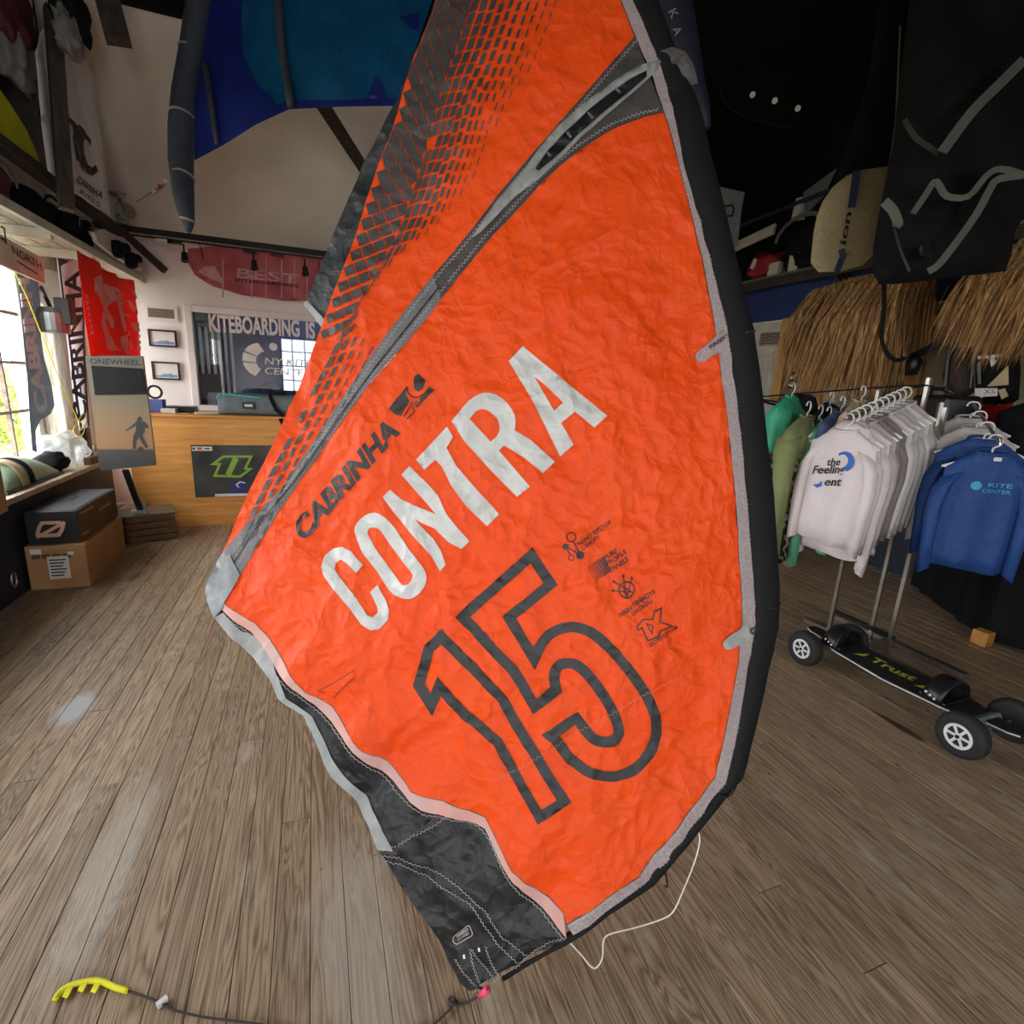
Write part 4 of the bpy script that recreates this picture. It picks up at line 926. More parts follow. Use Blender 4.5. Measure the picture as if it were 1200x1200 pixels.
# rider silhouette
MAN = [(748, 40), (762, 37), (770, 52), (768, 62), (785, 68), (798, 82), (806, 98), (796, 102), (785, 95), (784, 118), (772, 140), (785, 170), (803, 203), (790, 210), (768, 180), (752, 150), (740, 172), (736, 212), (720, 214), (718, 180), (722, 140), (734, 118), (738, 88), (712, 100), (682, 118), (680, 112), (715, 85), (738, 66)]
V, T = cdt([[(x, y) for x, y in MAN]], 40); MB().add([dpt(x / 4.615, 480 + y / 4.615, 0.005) for x, y in V], T).build('rider_print', M['ink'], ds)
V, T = cdt([[(762 + 17 * math.cos(q * 0.6283), 216 + 17 * math.sin(q * 0.6283)) for q in range(10)]], 30); MB().add([dpt(x / 4.615, 480 + y / 4.615, 0.005) for x, y in V], T).build('wheel_print', M['ink'], ds)
p0 = at(147, 551, y=5.04); p1 = Vector((-1.455, 5.27, 0.262)); MB().ribbon([p0, p1], 0.045, (0, -1, 0), 0.02).build('pole', M['black_gloss'], ds)
MB().box(p1 + Vector((-0.01, -0.01, 0.012)), (0.10, 0.08, 0.03), rot).build('foot', M['metal_grey'], ds); MB().box(p1 + Vector((0.03, 0, 0.06)), (0.02, 0.02, 0.12), rot).build('peg', M['metal_grey'], ds)
tag(MB().bb(-1.95, -1.66, 3.05, 3.71, 0.661, 0.95).build('carton', M['cardboard'], bevel=0.006), 'brown carton at the left edge standing on the window sill', 'box')
MB_ = MB().tube([(-1.846, 4.04 + 0.028 * math.cos(a * math.pi / 8), 0.135 + 0.05 * math.sin(a * math.pi / 8)) for a in range(16)], 0.006, 6, closed=True)
tag(MB_.build('cable_ring', M['chrome']), 'small chrome cable ring set in the navy wall by the boxes', 'ring')

# ------------------------------------------------------------------ sill clutter, timber post, flags
ps = MB().bb(-2.22, -2.06, 5.74, 6.02, 0.0, 2.62); struct(ps.build('trim_2', M['post'], bevel=0.012))
struct(MB().bb(-2.12, -2.02, 6.03, 6.13, 0.0, 2.55).build('trim_3', M['darkwood'], bevel=0.006))
hl = thing('fender_shell', (-2.0, 4.55, 0.661), 'sage green plastic shell with black and tan straps on the window sill', 'shell')
g = MB(); rg = []
for i in range(13):
    t = i / 12; y = 4.18 + t * 0.78; h = 0.17 * math.sin(math.pi * (0.04 + 0.92 * t)) ** 0.7; wdt = 0.12
    rg.append([(-1.99 + wdt * math.cos(a), y, 0.672 + h * math.sin(a) ** 0.8) for a in [math.pi * j / 12 for j in range(13)]])
g.rings(rg, close_ends=False).build('shell', M['sage'], hl, smooth=True, thick=0.006)
MB().bb(-2.13, -1.85, 4.16, 5.0, 0.661, 0.674).build('base', M['black_gloss'], hl, bevel=0.004)
for yy_, w_, mm in ((4.42, 0.09, 'tan'), (4.53, 0.06, 'black_cloth')):
    MB().ribbon([(-1.99 + 0.128 * math.cos(a), yy_, 0.672 + 0.172 * math.sin(a) ** 0.8) for a in [math.pi * j / 14 for j in range(15)]], w_, (0, 0, 1) if False else None, 0.004) if False else None
    g = MB().grid(lambda s, t: Vector((-1.99 + 0.129 * math.cos(math.pi * s), yy_ + w_ * (t - 0.5), 0.672 + 0.176 * max(0, math.sin(math.pi * s)) ** 0.8)), 14, 1); g.build('strap', M[mm], hl, smooth=True, thick=0.004)
pb = MB().blob((-1.98, 5.40, 0.80), (0.26, 0.50, 0.26), 4, 0.35, 2.4, 28)
tag(pb.build('plastic_bag', M['bagclear'], smooth=True), 'crumpled clear plastic bag on the window sill by the post', 'bag')
tag(MB().blob((-1.96, 5.09, 0.735), (0.2, 0.2, 0.15), 9, 0.3, 2.2, 20).build('black_pouch', M['black_cloth'], smooth=True), 'black pouch half covered by the clear bag on the sill', 'pouch')
tag(MB().bb(-1.86, -1.81, 5.40, 5.62, 0.661, 0.72).build('wood_block', M['crate'], bevel=0.004), 'brown wooden block at the far end of the sill', 'block')
tag(MB().lathe([(0.0, 0), (0.05, 0), (0.05, 0.11), (0.03, 0.13), (0, 0.13)], (-1.95, 5.66, 0.661), (0, 0, 1), 16).build('white_jar', M['white'], smooth=False), 'small white jar at the far end of the sill', 'jar')
# lamp on the post
lm = thing('work_lamp', (-1.93, 5.30, 1.72), 'grey metal work lamp clamped to the whitewashed post by the window', 'lamp')
c0 = at(63, 381, y=5.45)
MB().lathe([(0.10, 0.0), (0.105, 0.02), (0.105, 0.15), (0.08, 0.19), (0.0, 0.20)], c0 - Vector((0, 0, 0.06)), (0, 0, 1), 20).build('shade', M['metal_grey'], lm, smooth=False)
MB().tube([c0 + Vector((0, 0.0, 0.12)), c0 + Vector((-0.04, 0.05, 0.2)), c0 + Vector((-0.12, 0.2, 0.30)), c0 + Vector((-0.12, 0.3, 0.32))], 0.015, 8).build('arm', M['metal_dark'], lm)
MB().box(c0 + Vector((0.09, 0.0, 0.11)), (0.10, 0.12, 0.2)).build('clamp', M['metal_dark'], lm, bevel=0.006)
mb = MB().lathe([(0.0, 0), (0.16, 0.004), (0.16, 0.02), (0, 0.024)], at(59, 340, x=-2.03), (1, -0.6, 0), 24)
mb.build('reflector', M['offwhite'], lm)
# charcoal feather flag, hanging against the window
def flag(name, outline, m, X, label, cat, wav=0.02, th=0.0025, seed=0, step=6):
    """cloth hung in a plane of constant x, outline in photo pixels"""
    V, T = cdt([outline], step)
    pts = []
    for u, v in V:
        p = at(u, v, x=X); p.x += wav * noise.noise(Vector((p.y * 5 + seed, p.z * 1.6, seed))) + wav * 0.5 * math.sin(p.y * 14 + seed); pts.append(p)
    o = MB().add(pts, T).build(name, m, None, smooth=True, thick=th); return tag(o, label, cat)
def flag_print(o, loops, m, X, wav, seed, name='lettering', lift=0.006, step=6):
    mb = MB()
    for lp in loops:
        V, T = cdt(lp, step); pts = []
        for u, v in V:
            p = at(u, v, x=X); p.x += wav * noise.noise(Vector((p.y * 5 + seed, p.z * 1.6, seed))) + wav * 0.5 * math.sin(p.y * 14 + seed) + lift; pts.append(p)
        mb.add(pts, T)
    return mb.build(name, m, o)
def px_text(s, c0, c1, upv, bold=0.03):
    """text triangles in photo pixels from c0 to c1"""
    V, T, w = text2d(s, bold); return [(c0[0] + (c1[0] - c0[0]) * p[0] / w + upv[0] * p[1], c0[1] + (c1[1] - c0[1]) * p[0] / w + upv[1] * p[1]) for p in V], T
def flag_text(o, s, c0, c1, upv, m, X, wav, seed, bold=0.03, lift=0.006):
    V, T = px_text(s, c0, c1, upv, bold); pts = []
    for u, v in V:
        p = at(u, v, x=X); p.x += wav * noise.noise(Vector((p.y * 5 + seed, p.z * 1.6, seed))) + wav * 0.5 * math.sin(p.y * 14 + seed) + lift; pts.append(p)
    return MB().add(pts, T).build('lettering', m, o)
f1 = flag('feather_flag', [(17, 298), (30, 296), (44, 320), (48, 355), (46, 380), (52, 420), (60, 450), (63, 475), (58, 485), (48, 492), (43, 505), (44, 530), (38, 528), (36, 490), (33, 440), (28, 390), (22, 340)], M['flag_grey'], -2.03, 'charcoal feather flag with white block letters hanging at the left window', 'flag', 0.012, seed=2)
flag_text(f1, 'CABRINHA', (53, 484), (27, 296), (-11.0, 1.2), M['flag_white'], -2.03, 0.012, 2, 0.05, 0.01)
f2 = flag('feather_flag', [(64, 290), (88, 282), (93, 300), (96, 360), (99, 420), (102, 470), (104, 500), (92, 505), (86, 470), (80, 420), (74, 370), (69, 330)], M['flag_white'], -1.93, 'white feather flag with black letters and border, hanging behind the red flag', 'flag', 0.01, seed=5)
flag_print(f2, [band([(66, 291), (71, 330), (76, 370), (82, 420), (88, 470), (93, 503)], 3.2), band([(88, 284), (92, 300), (95, 360), (98, 420), (101, 470), (103, 499)], 2.2), [[(66, 290), (88, 284), (90, 302), (70, 312), (68, 300)]]], M['flag_black'], -1.93, 0.01, 5, 'black_border', 0.008)
flag_print(f2, [band([(72, 300 + q), (80, 304 + q), (88, 296 + q)], 1.2) for q in (-6, -2, 2)], M['flag_white'], -1.93, 0.01, 5, 'curl_print', 0.012)
flag_text(f2, 'CABRINHA', (100.5, 492), (90.5, 316), (-15.5, 2.5), M['flag_black'], -1.93, 0.01, 5, 0.03, 0.010)
X_ = -1.60
f3 = flag('hanging_flag', [(90, 293), (97, 297), (112, 307), (128, 318), (143, 326), (159, 329), (162, 370), (166, 418), (150, 419), (128, 419), (103, 417), (99, 380), (95, 340), (91, 312)], M['flag_red'], X_, 'bright red flag with a white figure hanging beneath the left loft shelf', 'flag', 0.03, seed=8)
w_ = [[(107, 325), (113, 322), (120, 330), (136, 338), (140, 345), (140, 360), (145, 388), (141, 388), (136, 360), (134, 352), (128, 360), (134, 376), (134, 386), (130, 383), (122, 366), (116, 362), (112, 350), (108, 340)], [(115, 364), (124, 370), (122, 378), (136, 408), (139, 411), (121, 409), (118, 396), (114, 378)], [(138, 395), (143, 392), (144, 410), (148, 414), (143, 415), (139, 404)]]
flag_print(f3, [[l] for l in w_], M['flag_pale'], X_, 0.03, 8, 'figure_print', 0.008)
flag_print(f3, [band([(141, 341), (146, 346), (143, 360), (148, 352)], 1.5), band([(146, 392), (149, 402), (153, 390), (156, 410)], 1.5), band([(150, 352), (154, 364)], 2.5), band([(152, 340), (155, 350)], 2.0), band([(155, 378), (158, 388)], 4), band([(146, 368), (152, 371)], 2)], M['flag_pale'], X_, 0.03, 8, 'script_print', 0.008)
flag_print(f3, [band([(160.5 - k * 0.25, 410 - k * 7), (160.3 - k * 0.25, 405.5 - k * 7)], 3.2) for k in range(6)], M['flag_pale'], X_, 0.03, 8, 'margin_print', 0.008)
flag_print(f3, [band([(108 - k * 0.8, 392 - k * 7), (107.6 - k * 0.8, 387.5 - k * 7)], 3.2) for k in range(7)], M['flag_pale'], X_, 0.03, 8, 'margin_print', 0.008)
# yellow cord
ycd = MB().tube(smooth_open([tuple(at(u, v, x=-1.9)) for u, v in [(9, 303), (30, 345), (52, 400), (72, 450), (88, 485), (92, 492), (98, 484), (102, 492), (97, 502), (90, 498), (86, 505), (94, 512), (99, 502), (93, 493), (85, 492)]], 4), 0.0035, 6)
tag(ycd.build('kite_leash', M['yellow'], smooth=True), 'thin neon yellow line slanting down beside the window to a knot', 'leash')
# cream sign board
sg = thing('hanging_sign', at(20, 310, x=-1.86), 'cream hanging sign board with dark lettering under the loft shelf', 'sign')
q = [at(-22, 262, x=-1.86), at(51, 303, x=-1.86), at(53, 333, x=-1.86), at(-22, 300, x=-1.86)]
MB().prism(q, (-0.02, 0, 0)).build('board', M['offwhite'], sg, bevel=0.003)
tx = MB(); a = at(15, 297, x=-1.855); b_ = at(49, 317, x=-1.855); text3d(tx, 'NORTH', a, b_ - a, (0, 0, 1), 0.055, 0.01, width=(b_ - a).length); tx.build('lettering', M['metal_dark'], sg)
tx = MB(); V, T = cdt(band([(1, 265), (5, 268), (7, 284), (4, 280), (1, 279)], 2.2), 5); tx.add([at(u, v, x=-1.855) for u, v in V], T); tx.build('emblem', M['metal_dark'], sg); tx = MB(); V, T = cdt(band([(20, 306), (44, 321)], 1.5), 6); tx.add([at(u, v, x=-1.855) for u, v in V], T); tx.build('underline', M['metal_dark'], sg)

# ------------------------------------------------------------------ loft shelf above the windows
sh_ = thing('loft_shelf', (-1.9, 3.0, 2.33), 'long pale loft shelf above the left windows', 'shelf')
MB().bb(-1.64, -1.60, -1.0, 6.84, 2.34, 2.40).build('front_rail', M['offwhite'], sh_, bevel=0.004)
for k in range(4): MB().bb(-2.2 + k * 0.14, -2.07 + k * 0.14, -1.0, 6.84, 2.375, 2.395).build('plank', M['post'], sh_)
for y_ in (0.5, 2.2, 3.9, 4.75, 5.5): MB().bb(-2.2, -1.63, y_ - 0.02, y_ + 0.02, 2.31, 2.372).build('bracket', M['offwhite'], sh_)
rl = MB().bb(-1.65, -1.57, 0.0, 6.2, 2.65, 2.72); tag(rl.build('timber_rail', M['darkwood'], bevel=0.006), 'dark timber rail running along above the left loft shelf', 'rail')
ups = MB().ribbon([at(78, 246, x=-1.40), at(61, 10, x=-1.40)], 0.075, (0.6, -1, 0), 0.06); tag(ups.build('timber_upright', M['darkwood']), 'dark timber upright standing in front of the white banner', 'upright')
X_ = -1.45
bn = flag('wall_banner', [(38, 60), (60, 20), (105, 10), (112, 80), (118, 150), (124, 210), (130, 255), (108, 240), (84, 225), (56, 200), (48, 150), (43, 110)], mat('grey_white_banner', srgb(214, 210, 206), 0.6), X_, 'white banner with a big black curl emblem hanging above the left loft', 'banner', 0.015, seed=3)
curl = [(82, 148), (90, 146), (100, 152), (107, 164), (107, 172), (104, 165), (99, 161), (95, 168), (96, 180), (102, 192), (108, 197), (111, 193), (113, 200), (109, 206), (100, 203), (92, 190), (88, 172), (86, 160)]
for lp_ in [[curl], band([(86, 148), (83, 160), (87, 180), (94, 200)], 2.0), band([(84, 168), (87, 188)], 2.0), [[(75, 134), (84, 142), (88, 148), (80, 146)]], band([(57, 140), (64, 148), (70, 152)], 2.2), band([(61, 150), (68, 160)], 2.0), band([(64, 190), (72, 195)], 2), band([(66, 197), (73, 201)], 2), band([(67, 203), (74, 206)], 2)]: flag_print(bn, [lp_], M['ink'], X_, 0.015, 3, 'emblem_stroke', 0.008)
flag_text(bn, 'CABRINHA', (86, 213), (117, 233), (1.5, -8), M['ink'], X_, 0.015, 3, 0.01, 0.008); flag_text(bn, 'KITES', (90, 226), (116, 243), (1.0, -5), M['ink'], X_, 0.015, 3, 0.0, 0.008)
# yellow and black board leaning on the loft
kb = thing('yellow_board', at(10, 160, x=-1.68), 'yellow and black kiteboard standing on edge at the left end of the loft', 'board')
V, T = cdt([[(-30, 60), (0, 108), (12, 125), (28, 150), (38, 172), (45, 190), (20, 172), (0, 160), (-30, 150)]], 8); MB().add([at(u, v, x=-1.69) for u, v in V], T).build('yellow_face', M['yellow'], kb, thick=0.02)
V, T = cdt([[(-30, 20), (0, 80), (24, 95), (42, 110), (48, 150), (55, 205), (46, 192), (38, 172), (28, 150), (12, 125), (0, 108), (-30, 60)]], 8); MB().add([at(u, v, x=-1.70) for u, v in V], T).build('black_face', M['black_gloss'], kb, thick=0.02)
# bags and gear on the loft shelf
def lump(name, c, size, m, label, cat, seed, group=None, amp=0.3):
    o = thing(name, (c[0], c[1], c[2] - size[2] / 2), label, cat, group)
    MB().blob(c, size, seed, amp, 2.0, 22).build('body', m, o, smooth=True)
    MB().ribbon([(c[0] + size[0] * 0.53, c[1] + size[1] * 0.3 * math.cos(a), c[2] + size[2] * 0.4 * math.sin(a)) for a in [math.pi * j / 8 for j in range(9)]], 0.02, (1, 0, 0), 0.004).build('strap', M['metal_grey'] if seed % 2 else M['black_cloth'], o)
    return o
M['maroon'] = mat('maroon_nylon', srgb(92, 34, 48), 0.6, nscale=3, col2=srgb(70, 26, 38)); M['greywhite'] = mat('grey_white_nylon', srgb(150, 148, 140), 0.6, nscale=3, col2=srgb(110, 108, 102))
lump('gear_bag', (-1.85, 5.45, 2.52), (0.42, 0.6, 0.24), M['black_cloth'], 'black gear bag with pale piping at the far end of the left loft shelf', 'bag', 3)
lump('gear_bag', (-1.84, 4.85, 2.51), (0.4, 0.5, 0.22), M['black_cloth'], 'black gear bag lying mid-way along the left loft shelf', 'bag', 8)
lump('gear_bag', (-1.86, 4.25, 2.52), (0.4, 0.52, 0.24), M['maroon'], 'dark maroon gear bag at the left edge of the loft shelf', 'bag', 5)
for i, (u, v, sx, m_, lab) in enumerate([(10, 20, 0.42, 'maroon', 'maroon and white kite bundle hanging in the top left corner'), (20, 70, 0.34, 'greywhite', 'grey white kite bundle hanging below the maroon one, top left'), (48, 68, 0.2, 'maroon', 'small maroon bundle hanging beside the timber upright'), (82, 12, 0.3, 'black_cloth', 'black bundle tucked under the roof above the white banner'), (80, 40, 0.22, 'greywhite', 'pale bundle hanging over the top of the white banner')]):
    c = at(u, v, x=-1.62 if i < 3 else -1.28); o = thing('kite_bundle', c, lab, 'bundle', 'kite bundles under the roof')
    MB().blob(c, (sx * 0.5, sx, sx * 0.9), 20 + i, 0.55, 2.6, 26).build('body', M[m_], o, smooth=True)
    MB().tube([c + Vector((0, 0, sx * 0.4)), Vector((c.x, c.y, 4.3))], 0.006, 6).build('hanging_cord', M['metal_dark'], o)
# white wakeboard with black boots lying on the loft
wb = thing('wakeboard', at(138, 295, x=-1.5), 'white wakeboard with two black boots on the far end of the loft shelf', 'board')
V, T = cdt([[(108, 272), (118, 268), (135, 276), (158, 296), (168, 310), (164, 317), (152, 312), (130, 298), (112, 284)]], 6); MB().add([at(u, v, x=-1.545) for u, v in V], T).build('deck', M['offwhite'], wb, thick=0.03)
for u, v in ((138, 292), (153, 305)):
    c = at(u, v, x=-1.5); MB().blob(c, (0.10, 0.12, 0.14), int(u), 0.15).build('boot', M['black_cloth'], wb, smooth=True); MB().blob(c + Vector((0.03, 0.06, 0.03)), (0.09, 0.14, 0.07), int(u) + 1, 0.1).build('boot', M['black_cloth'], wb, smooth=True)

# ------------------------------------------------------------------ track light rail, spotlights, pink kite
tk = thing('track_rail', (-0.3, 6.3, 2.70), 'dark lighting rail with spotlights across the room before the back wall', 'light rail')
MB().bb(-1.95, 1.9, 6.28, 6.32, 2.72, 2.77).build('rail', M['metal_dark'], tk); MB().bb(-1.95, 1.9, 6.285, 6.315, 2.69, 2.705).build('rail', M['metal_dark'], tk)
for x in (-1.2, -0.55, -0.3, 0.6): MB().bb(x - 0.06, x + 0.06, 6.27, 6.33, 2.665, 2.69).build('adapter', M['black_gloss'], tk)
for x in (-1.13, -0.52, -0.04, 0.7):
    MB().tube([(x, 6.3, 2.67), (x, 6.3, 2.60)], 0.008, 8).build('stem', M['metal_dark'], tk)
    MB().lathe([(0.0, 0), (0.026, 0.005), (0.03, 0.05), (0.036, 0.09), (0.03, 0.09), (0, 0.07)], (x, 6.3, 2.60), (0.05, -0.25, -1), 14).build('spotlight', M['black_gloss'], tk)
MB().bb(-1.35, -1.22, 6.27, 6.3, 2.665, 2.69).build('junction_box', M['white'], tk)
sp_ = thing('clip_spotlight', (-1.6, 6.25, 2.77), 'chrome twin clip spotlight standing on the light rail near the left corner', 'lamp')
MB().box((-1.6, 6.27, 2.81), (0.09, 0.06, 0.08)).build('clip', M['metal_grey'], sp_)
MB().lathe([(0.03, 0), (0.075, 0.05), (0.08, 0.06), (0.06, 0.055), (0.01, 0.02)], (-1.58, 6.25, 2.86), (0.4, -0.7, 0.3), 18).build('reflector', M['chrome'], sp_, smooth=True)
MB().lathe([(0.03, 0), (0.08, 0.04), (0.085, 0.05), (0.06, 0.045), (0.01, 0.02)], (-1.62, 6.25, 2.98), (0, -0.2, 1), 18).build('reflector', M['chrome'], sp_, smooth=True)
MB().tube([(-1.6, 6.27, 2.84), (-1.6, 6.25, 2.99)], 0.012, 8).build('stem', M['metal_dark'], sp_)
pk = thing('pink_kite', (-0.4, 6.42, 2.3), 'crimson kite tip spread on the wall above the office window', 'kite')
PKL = [(220, 291), (219, 305), (228, 322), (250, 336), (285, 346), (330, 352), (380, 354), (440, 350), (440, 296), (380, 302), (300, 292), (250, 288)]
V, T = cdt([PKL], 8); pts = []
def pkp(u, v, l=0.0):
    p = at(u, v, y=6.55); p.y += 0.05 * math.sin((u - 220) * 0.12) * 0.5 + 0.03 * noise.noise(Vector((u * 0.05, v * 0.05, 0))) - l; return p
MB().add([pkp(u, v) for u, v in V], T).build('canopy', M['pink_kite'], pk, smooth=True)
for x in (-1.0, 0.1): MB().tube([(x, 6.5, 2.6), (x, 6.32, 2.71)], 0.005, 5).build('tie', M['metal_dark'], pk)
for x in (262, 295, 312, 330, 345, 360, 378): MB().ribbon([pkp(x, y, 0.006) for y in range(304, 350, 9)], 0.012, (0, -1, 0), 0.002).build('seam', M['pink_line'], pk)
tx = MB(); V, T = px_text('BEST', (277, 325), (350, 333), (1, -11), 0.01); tx.add([pkp(u, v, 0.012) for u, v in V], T); tx.build('lettering', M['pink_line'], pk)
tx = MB(); V, T = px_text('KITEBOARDING', (276, 330), (350, 337), (0.3, -3.6), 0.03); tx.add([pkp(u, v, 0.012) for u, v in V], T); tx.build('lettering', M['maroon'], pk)
V, T = cdt([[(232, 318), (240, 312), (252, 312), (260, 326), (264, 334), (246, 326)]], 8); MB().add([pkp(u, v, 0.01) for u, v in V], T).build('pale_patch', M['pink_line'], pk)
# roof timbers
tag(MB().ribbon([at(360, 95, y=4.62), at(425, 196, y=5.6)], 0.10, (0, -1, -0.4), 0.06).build('roof_brace', M['darkwood']), 'slim dark brace crossing the plaster ceiling below the blue kite', 'timber')
tag(MB().ribbon([at(118, -40, y=4.4), at(126, 0, y=4.4), at(139, 49, y=4.35)], 0.13, (0.2, -1, -0.2), 0.08).build('rafter_end', M['darkwood']), 'dark cut-off rafter end poking down at the top left of the ceiling', 'timber')
tag(MB().ribbon([at(140, 268, y=6.25), at(193, 317, y=6.1)], 0.06, (0, -1, -0.2), 0.05).build('wall_brace', M['darkwood']), 'dark diagonal brace running from the light rail down past the wakeboard', 'timber')
# pennant string
pn = thing('pennant_string', at(160, 230, y=6.3), 'short string of tiny red and white pennants under the ceiling near the rail', 'pennants')
pq = [at(u, v, y=6.2) for u, v in [(160, 237), (172, 229), (190, 217), (206, 205)]]; MB().tube(pq, 0.005, 5).build('cord', M['metal_grey'], pn)
for i, (u, v) in enumerate([(180, 223), (187, 218), (194, 212)]):
    c = at(u, v, y=6.18); MB().prism([c + Vector((-0.02, 0, 0.02)), c + Vector((0.03, 0, 0.0)), c + Vector((-0.01, 0, -0.03))], (0, 0.003, 0)).build('pennant', M['white'] if i != 1 else M['flag_red'], pn)

# ------------------------------------------------------------------ blue kite hanging under the roof
DB = 3.3
bk = thing('blue_kite', at(218, 270, d=DB), 'blue kite with slate struts hanging point down at the upper left', 'kite')
def bkp(u, v, l=0.0):
    dd = DB - 0.25 * math.sin(math.pi * min(1, max(0, (u - 215) / 330))) + 0.06 * noise.noise(Vector((u * 0.02, v * 0.012, 2))) - l
    return at(u, v, d=dd)
def bkpatch(name, lp, m, l=0.0, step=11):
    V, T = cdt(lp, step); return MB().add([bkp(u, v, l) for u, v in V], T).build(name, m, bk, smooth=True)
bkpatch('canopy_panel', [[(232, -160), (285, -160), (283, 0), (284, 60), (300, 97), (324, 122), (341, 127), (300, 146), (262, 170), (228, 188), (228, 60)]], M['kite_blue'])
bkpatch('canopy_panel', [[(285, -160), (560, -160), (500, 20), (486, 60), (470, 116), (400, 119), (345, 121), (324, 122), (300, 97), (284, 60), (283, 0)]], M['kite_teal'])
bkpatch('hem', [[(324, 122), (345, 118), (400, 117), (470, 114), (468, 124), (400, 125), (341, 128)]], M['kite_blue'], 0.006)
bkpatch('print_patch', [[(428, 118), (436, 100), (440, 88), (446, 92), (454, 112), (460, 120)]], M['kite_blue'], 0.005); bkpatch('print_patch', [[(468, 20), (492, 14), (490, 36), (482, 34)]], M['kite_blue'], 0.005)
cl = [(240, -160, 15), (238, -60, 15), (235, 0, 14), (226, 60, 14), (217, 110, 14), (213, 150, 14), (212, 190, 13), (215, 230, 11), (219, 255, 8), (220, 264, 6), (219, 272, 4)]
MB().tube([bkp(u, v, 0.02) for u, v, r in cl], [r * DB / F for u, v, r in cl], 14).build('leading_edge', M['kite_slate'], bk, smooth=True)
for u, v, r in [(225, 60, 14.6), (213, 136, 14.6), (214.5, 207, 12.6), (219.5, 258, 8)]:
    c = bkp(u, v, 0.02); dr = (bkp(u - 1, v + 8, 0.02) - bkp(u + 1, v - 8, 0.02)).normalized(); MB().lathe([(r * DB / F, -0.006), (r * DB / F + .001, 0.006)], c, dr, 16).build('seam_ring', M['tape_grey'], bk)
for pl, r0 in (([(318, -160), (324, -30), (330, 50), (341, 124)], 5.5), ([(240, 75), (246, 110), (254, 168)], 4)):
    q = smooth_open(pl, 4); MB().tube([bkp(u, v, 0.03) for u, v in q], [(r0 - 1.5 * i / len(q)) * DB / F for i in range(len(q))], 10).build('strut', M['kite_slate'], bk, smooth=True)
# ------------------------------------------------------------------ right wall: loft ledge, vent, grid panel, mirror
M['thatch'] = mat('dry_palm_thatch', srgb(206, 158, 102), 0.85, nscale=34, stretch=(3, 3, 0.3), col2=srgb(96, 64, 36), contrast=(0.3, 0.7))
M['gold'] = mat('golden_pine', srgb(204, 156, 86), 0.45, nscale=8, stretch=(4, 4, 0.6), col2=srgb(176, 128, 64))
M['mirror'] = mat('dim_reflection_mirror', srgb(128, 120, 100), 0.12, 0.95)  # dark khaki tone stands in for the dim room the mirror reflects
M['bamboo'] = mat('bamboo_pole', srgb(190, 134, 66), 0.45, nscale=14, col2=srgb(160, 106, 48))
M['wire'] = mat('white_wire', srgb(206, 206, 202), 0.4)
M['red'] = mat('red_nylon', srgb(150, 26, 34), 0.6, nscale=4, col2=srgb(110, 18, 26))
M['redtee'] = mat('red_cotton', srgb(196, 30, 26), 0.8)
M['tanbag'] = mat('tan_canvas', srgb(176, 160, 124), 0.75, nscale=60, col2=srgb(160, 144, 110), bump=0.15, bscale=120)
M['navy_cloth'] = mat('navy_webbing', srgb(34, 44, 66), 0.7)
M['strap_grey'] = mat('grey_webbing', srgb(96, 96, 88), 0.75)
M['shirt_white'] = mat('white_jersey', srgb(222, 212, 212), 0.8, nscale=5, col2=srgb(212, 202, 202), bump=0.15, bscale=20)
M['shirt_pale'] = mat('pale_grey_jersey', srgb(196, 188, 184), 0.8, nscale=5, col2=srgb(184, 176, 172), bump=0.15, bscale=20)
M['shirt_grey'] = mat('grey_jersey', srgb(138, 132, 124), 0.8, nscale=5, col2=srgb(124, 118, 110), bump=0.15, bscale=20)
M['shirt_taupe'] = mat('taupe_jersey', srgb(150, 138, 132), 0.8, nscale=5, col2=srgb(136, 124, 118), bump=0.15, bscale=20)
M['shirt_blue'] = mat('blue_lycra', srgb(32, 70, 132), 0.65, nscale=40, col2=srgb(27, 62, 120), bump=0.1, bscale=60)
M['seam_pale'] = mat('pale_seam', srgb(120, 150, 200), 0.7)
M['olive'] = mat('olive_fleece', srgb(132, 138, 92), 0.9, nscale=5, col2=srgb(112, 118, 76), bump=0.2)
M['tealvest'] = mat('sea_green_nylon', srgb(74, 178, 138), 0.6, nscale=3, col2=srgb(58, 158, 120), bump=0.3, bscale=12)
M['mint'] = mat('mint_cotton', srgb(108, 190, 150), 0.8)
M['denim'] = mat('slate_blue_quilt', srgb(84, 98, 130), 0.8, nscale=12, col2=srgb(60, 70, 98), bump=0.4, bscale=24)
M['beige'] = mat('beige_stripe', srgb(196, 178, 142), 0.8, nscale=3, stretch=(14, 1, 1), col2=srgb(150, 130, 96))
M['fur'] = mat('black_fleece', srgb(22, 21, 22), 0.95, bump=0.6, bscale=60)
lp_ = bpy.data.materials.new('leopard_print'); lp_.use_nodes = True; N = lp_.node_tree.nodes; L = lp_.node_tree.links
vo = N.new('ShaderNodeTexVoronoi'); vo.inputs['Scale'].default_value = 26; vo.feature = 'F1'; rp = N.new('ShaderNodeValToRGB'); rp.color_ramp.interpolation = 'CONSTANT'
tcn = N.new('ShaderNodeTexCoord'); L.new(tcn.outputs['Object'], vo.inputs['Vector']); L.new(vo.outputs['Distance'], rp.inputs[0]); L.new(rp.outputs[0], N['Principled BSDF'].inputs['Base Color'])
e = rp.color_ramp.elements; e[0].position = 0; e[0].color = srgb(120, 116, 112); e[1].position = 0.62; e[1].color = srgb(150, 146, 140); q = e.new(0.28); q.color = srgb(28, 27, 28)
M['leopard'] = lp_
M['rubber'] = mat('black_rubber', srgb(40, 39, 39), 0.75, bump=0.3, bscale=80)
M['deck_black'] = mat('grip_tape', srgb(26, 26, 27), 0.7, bump=0.2, bscale=200)
M['lime'] = mat('lime_print', srgb(190, 196, 60), 0.6)
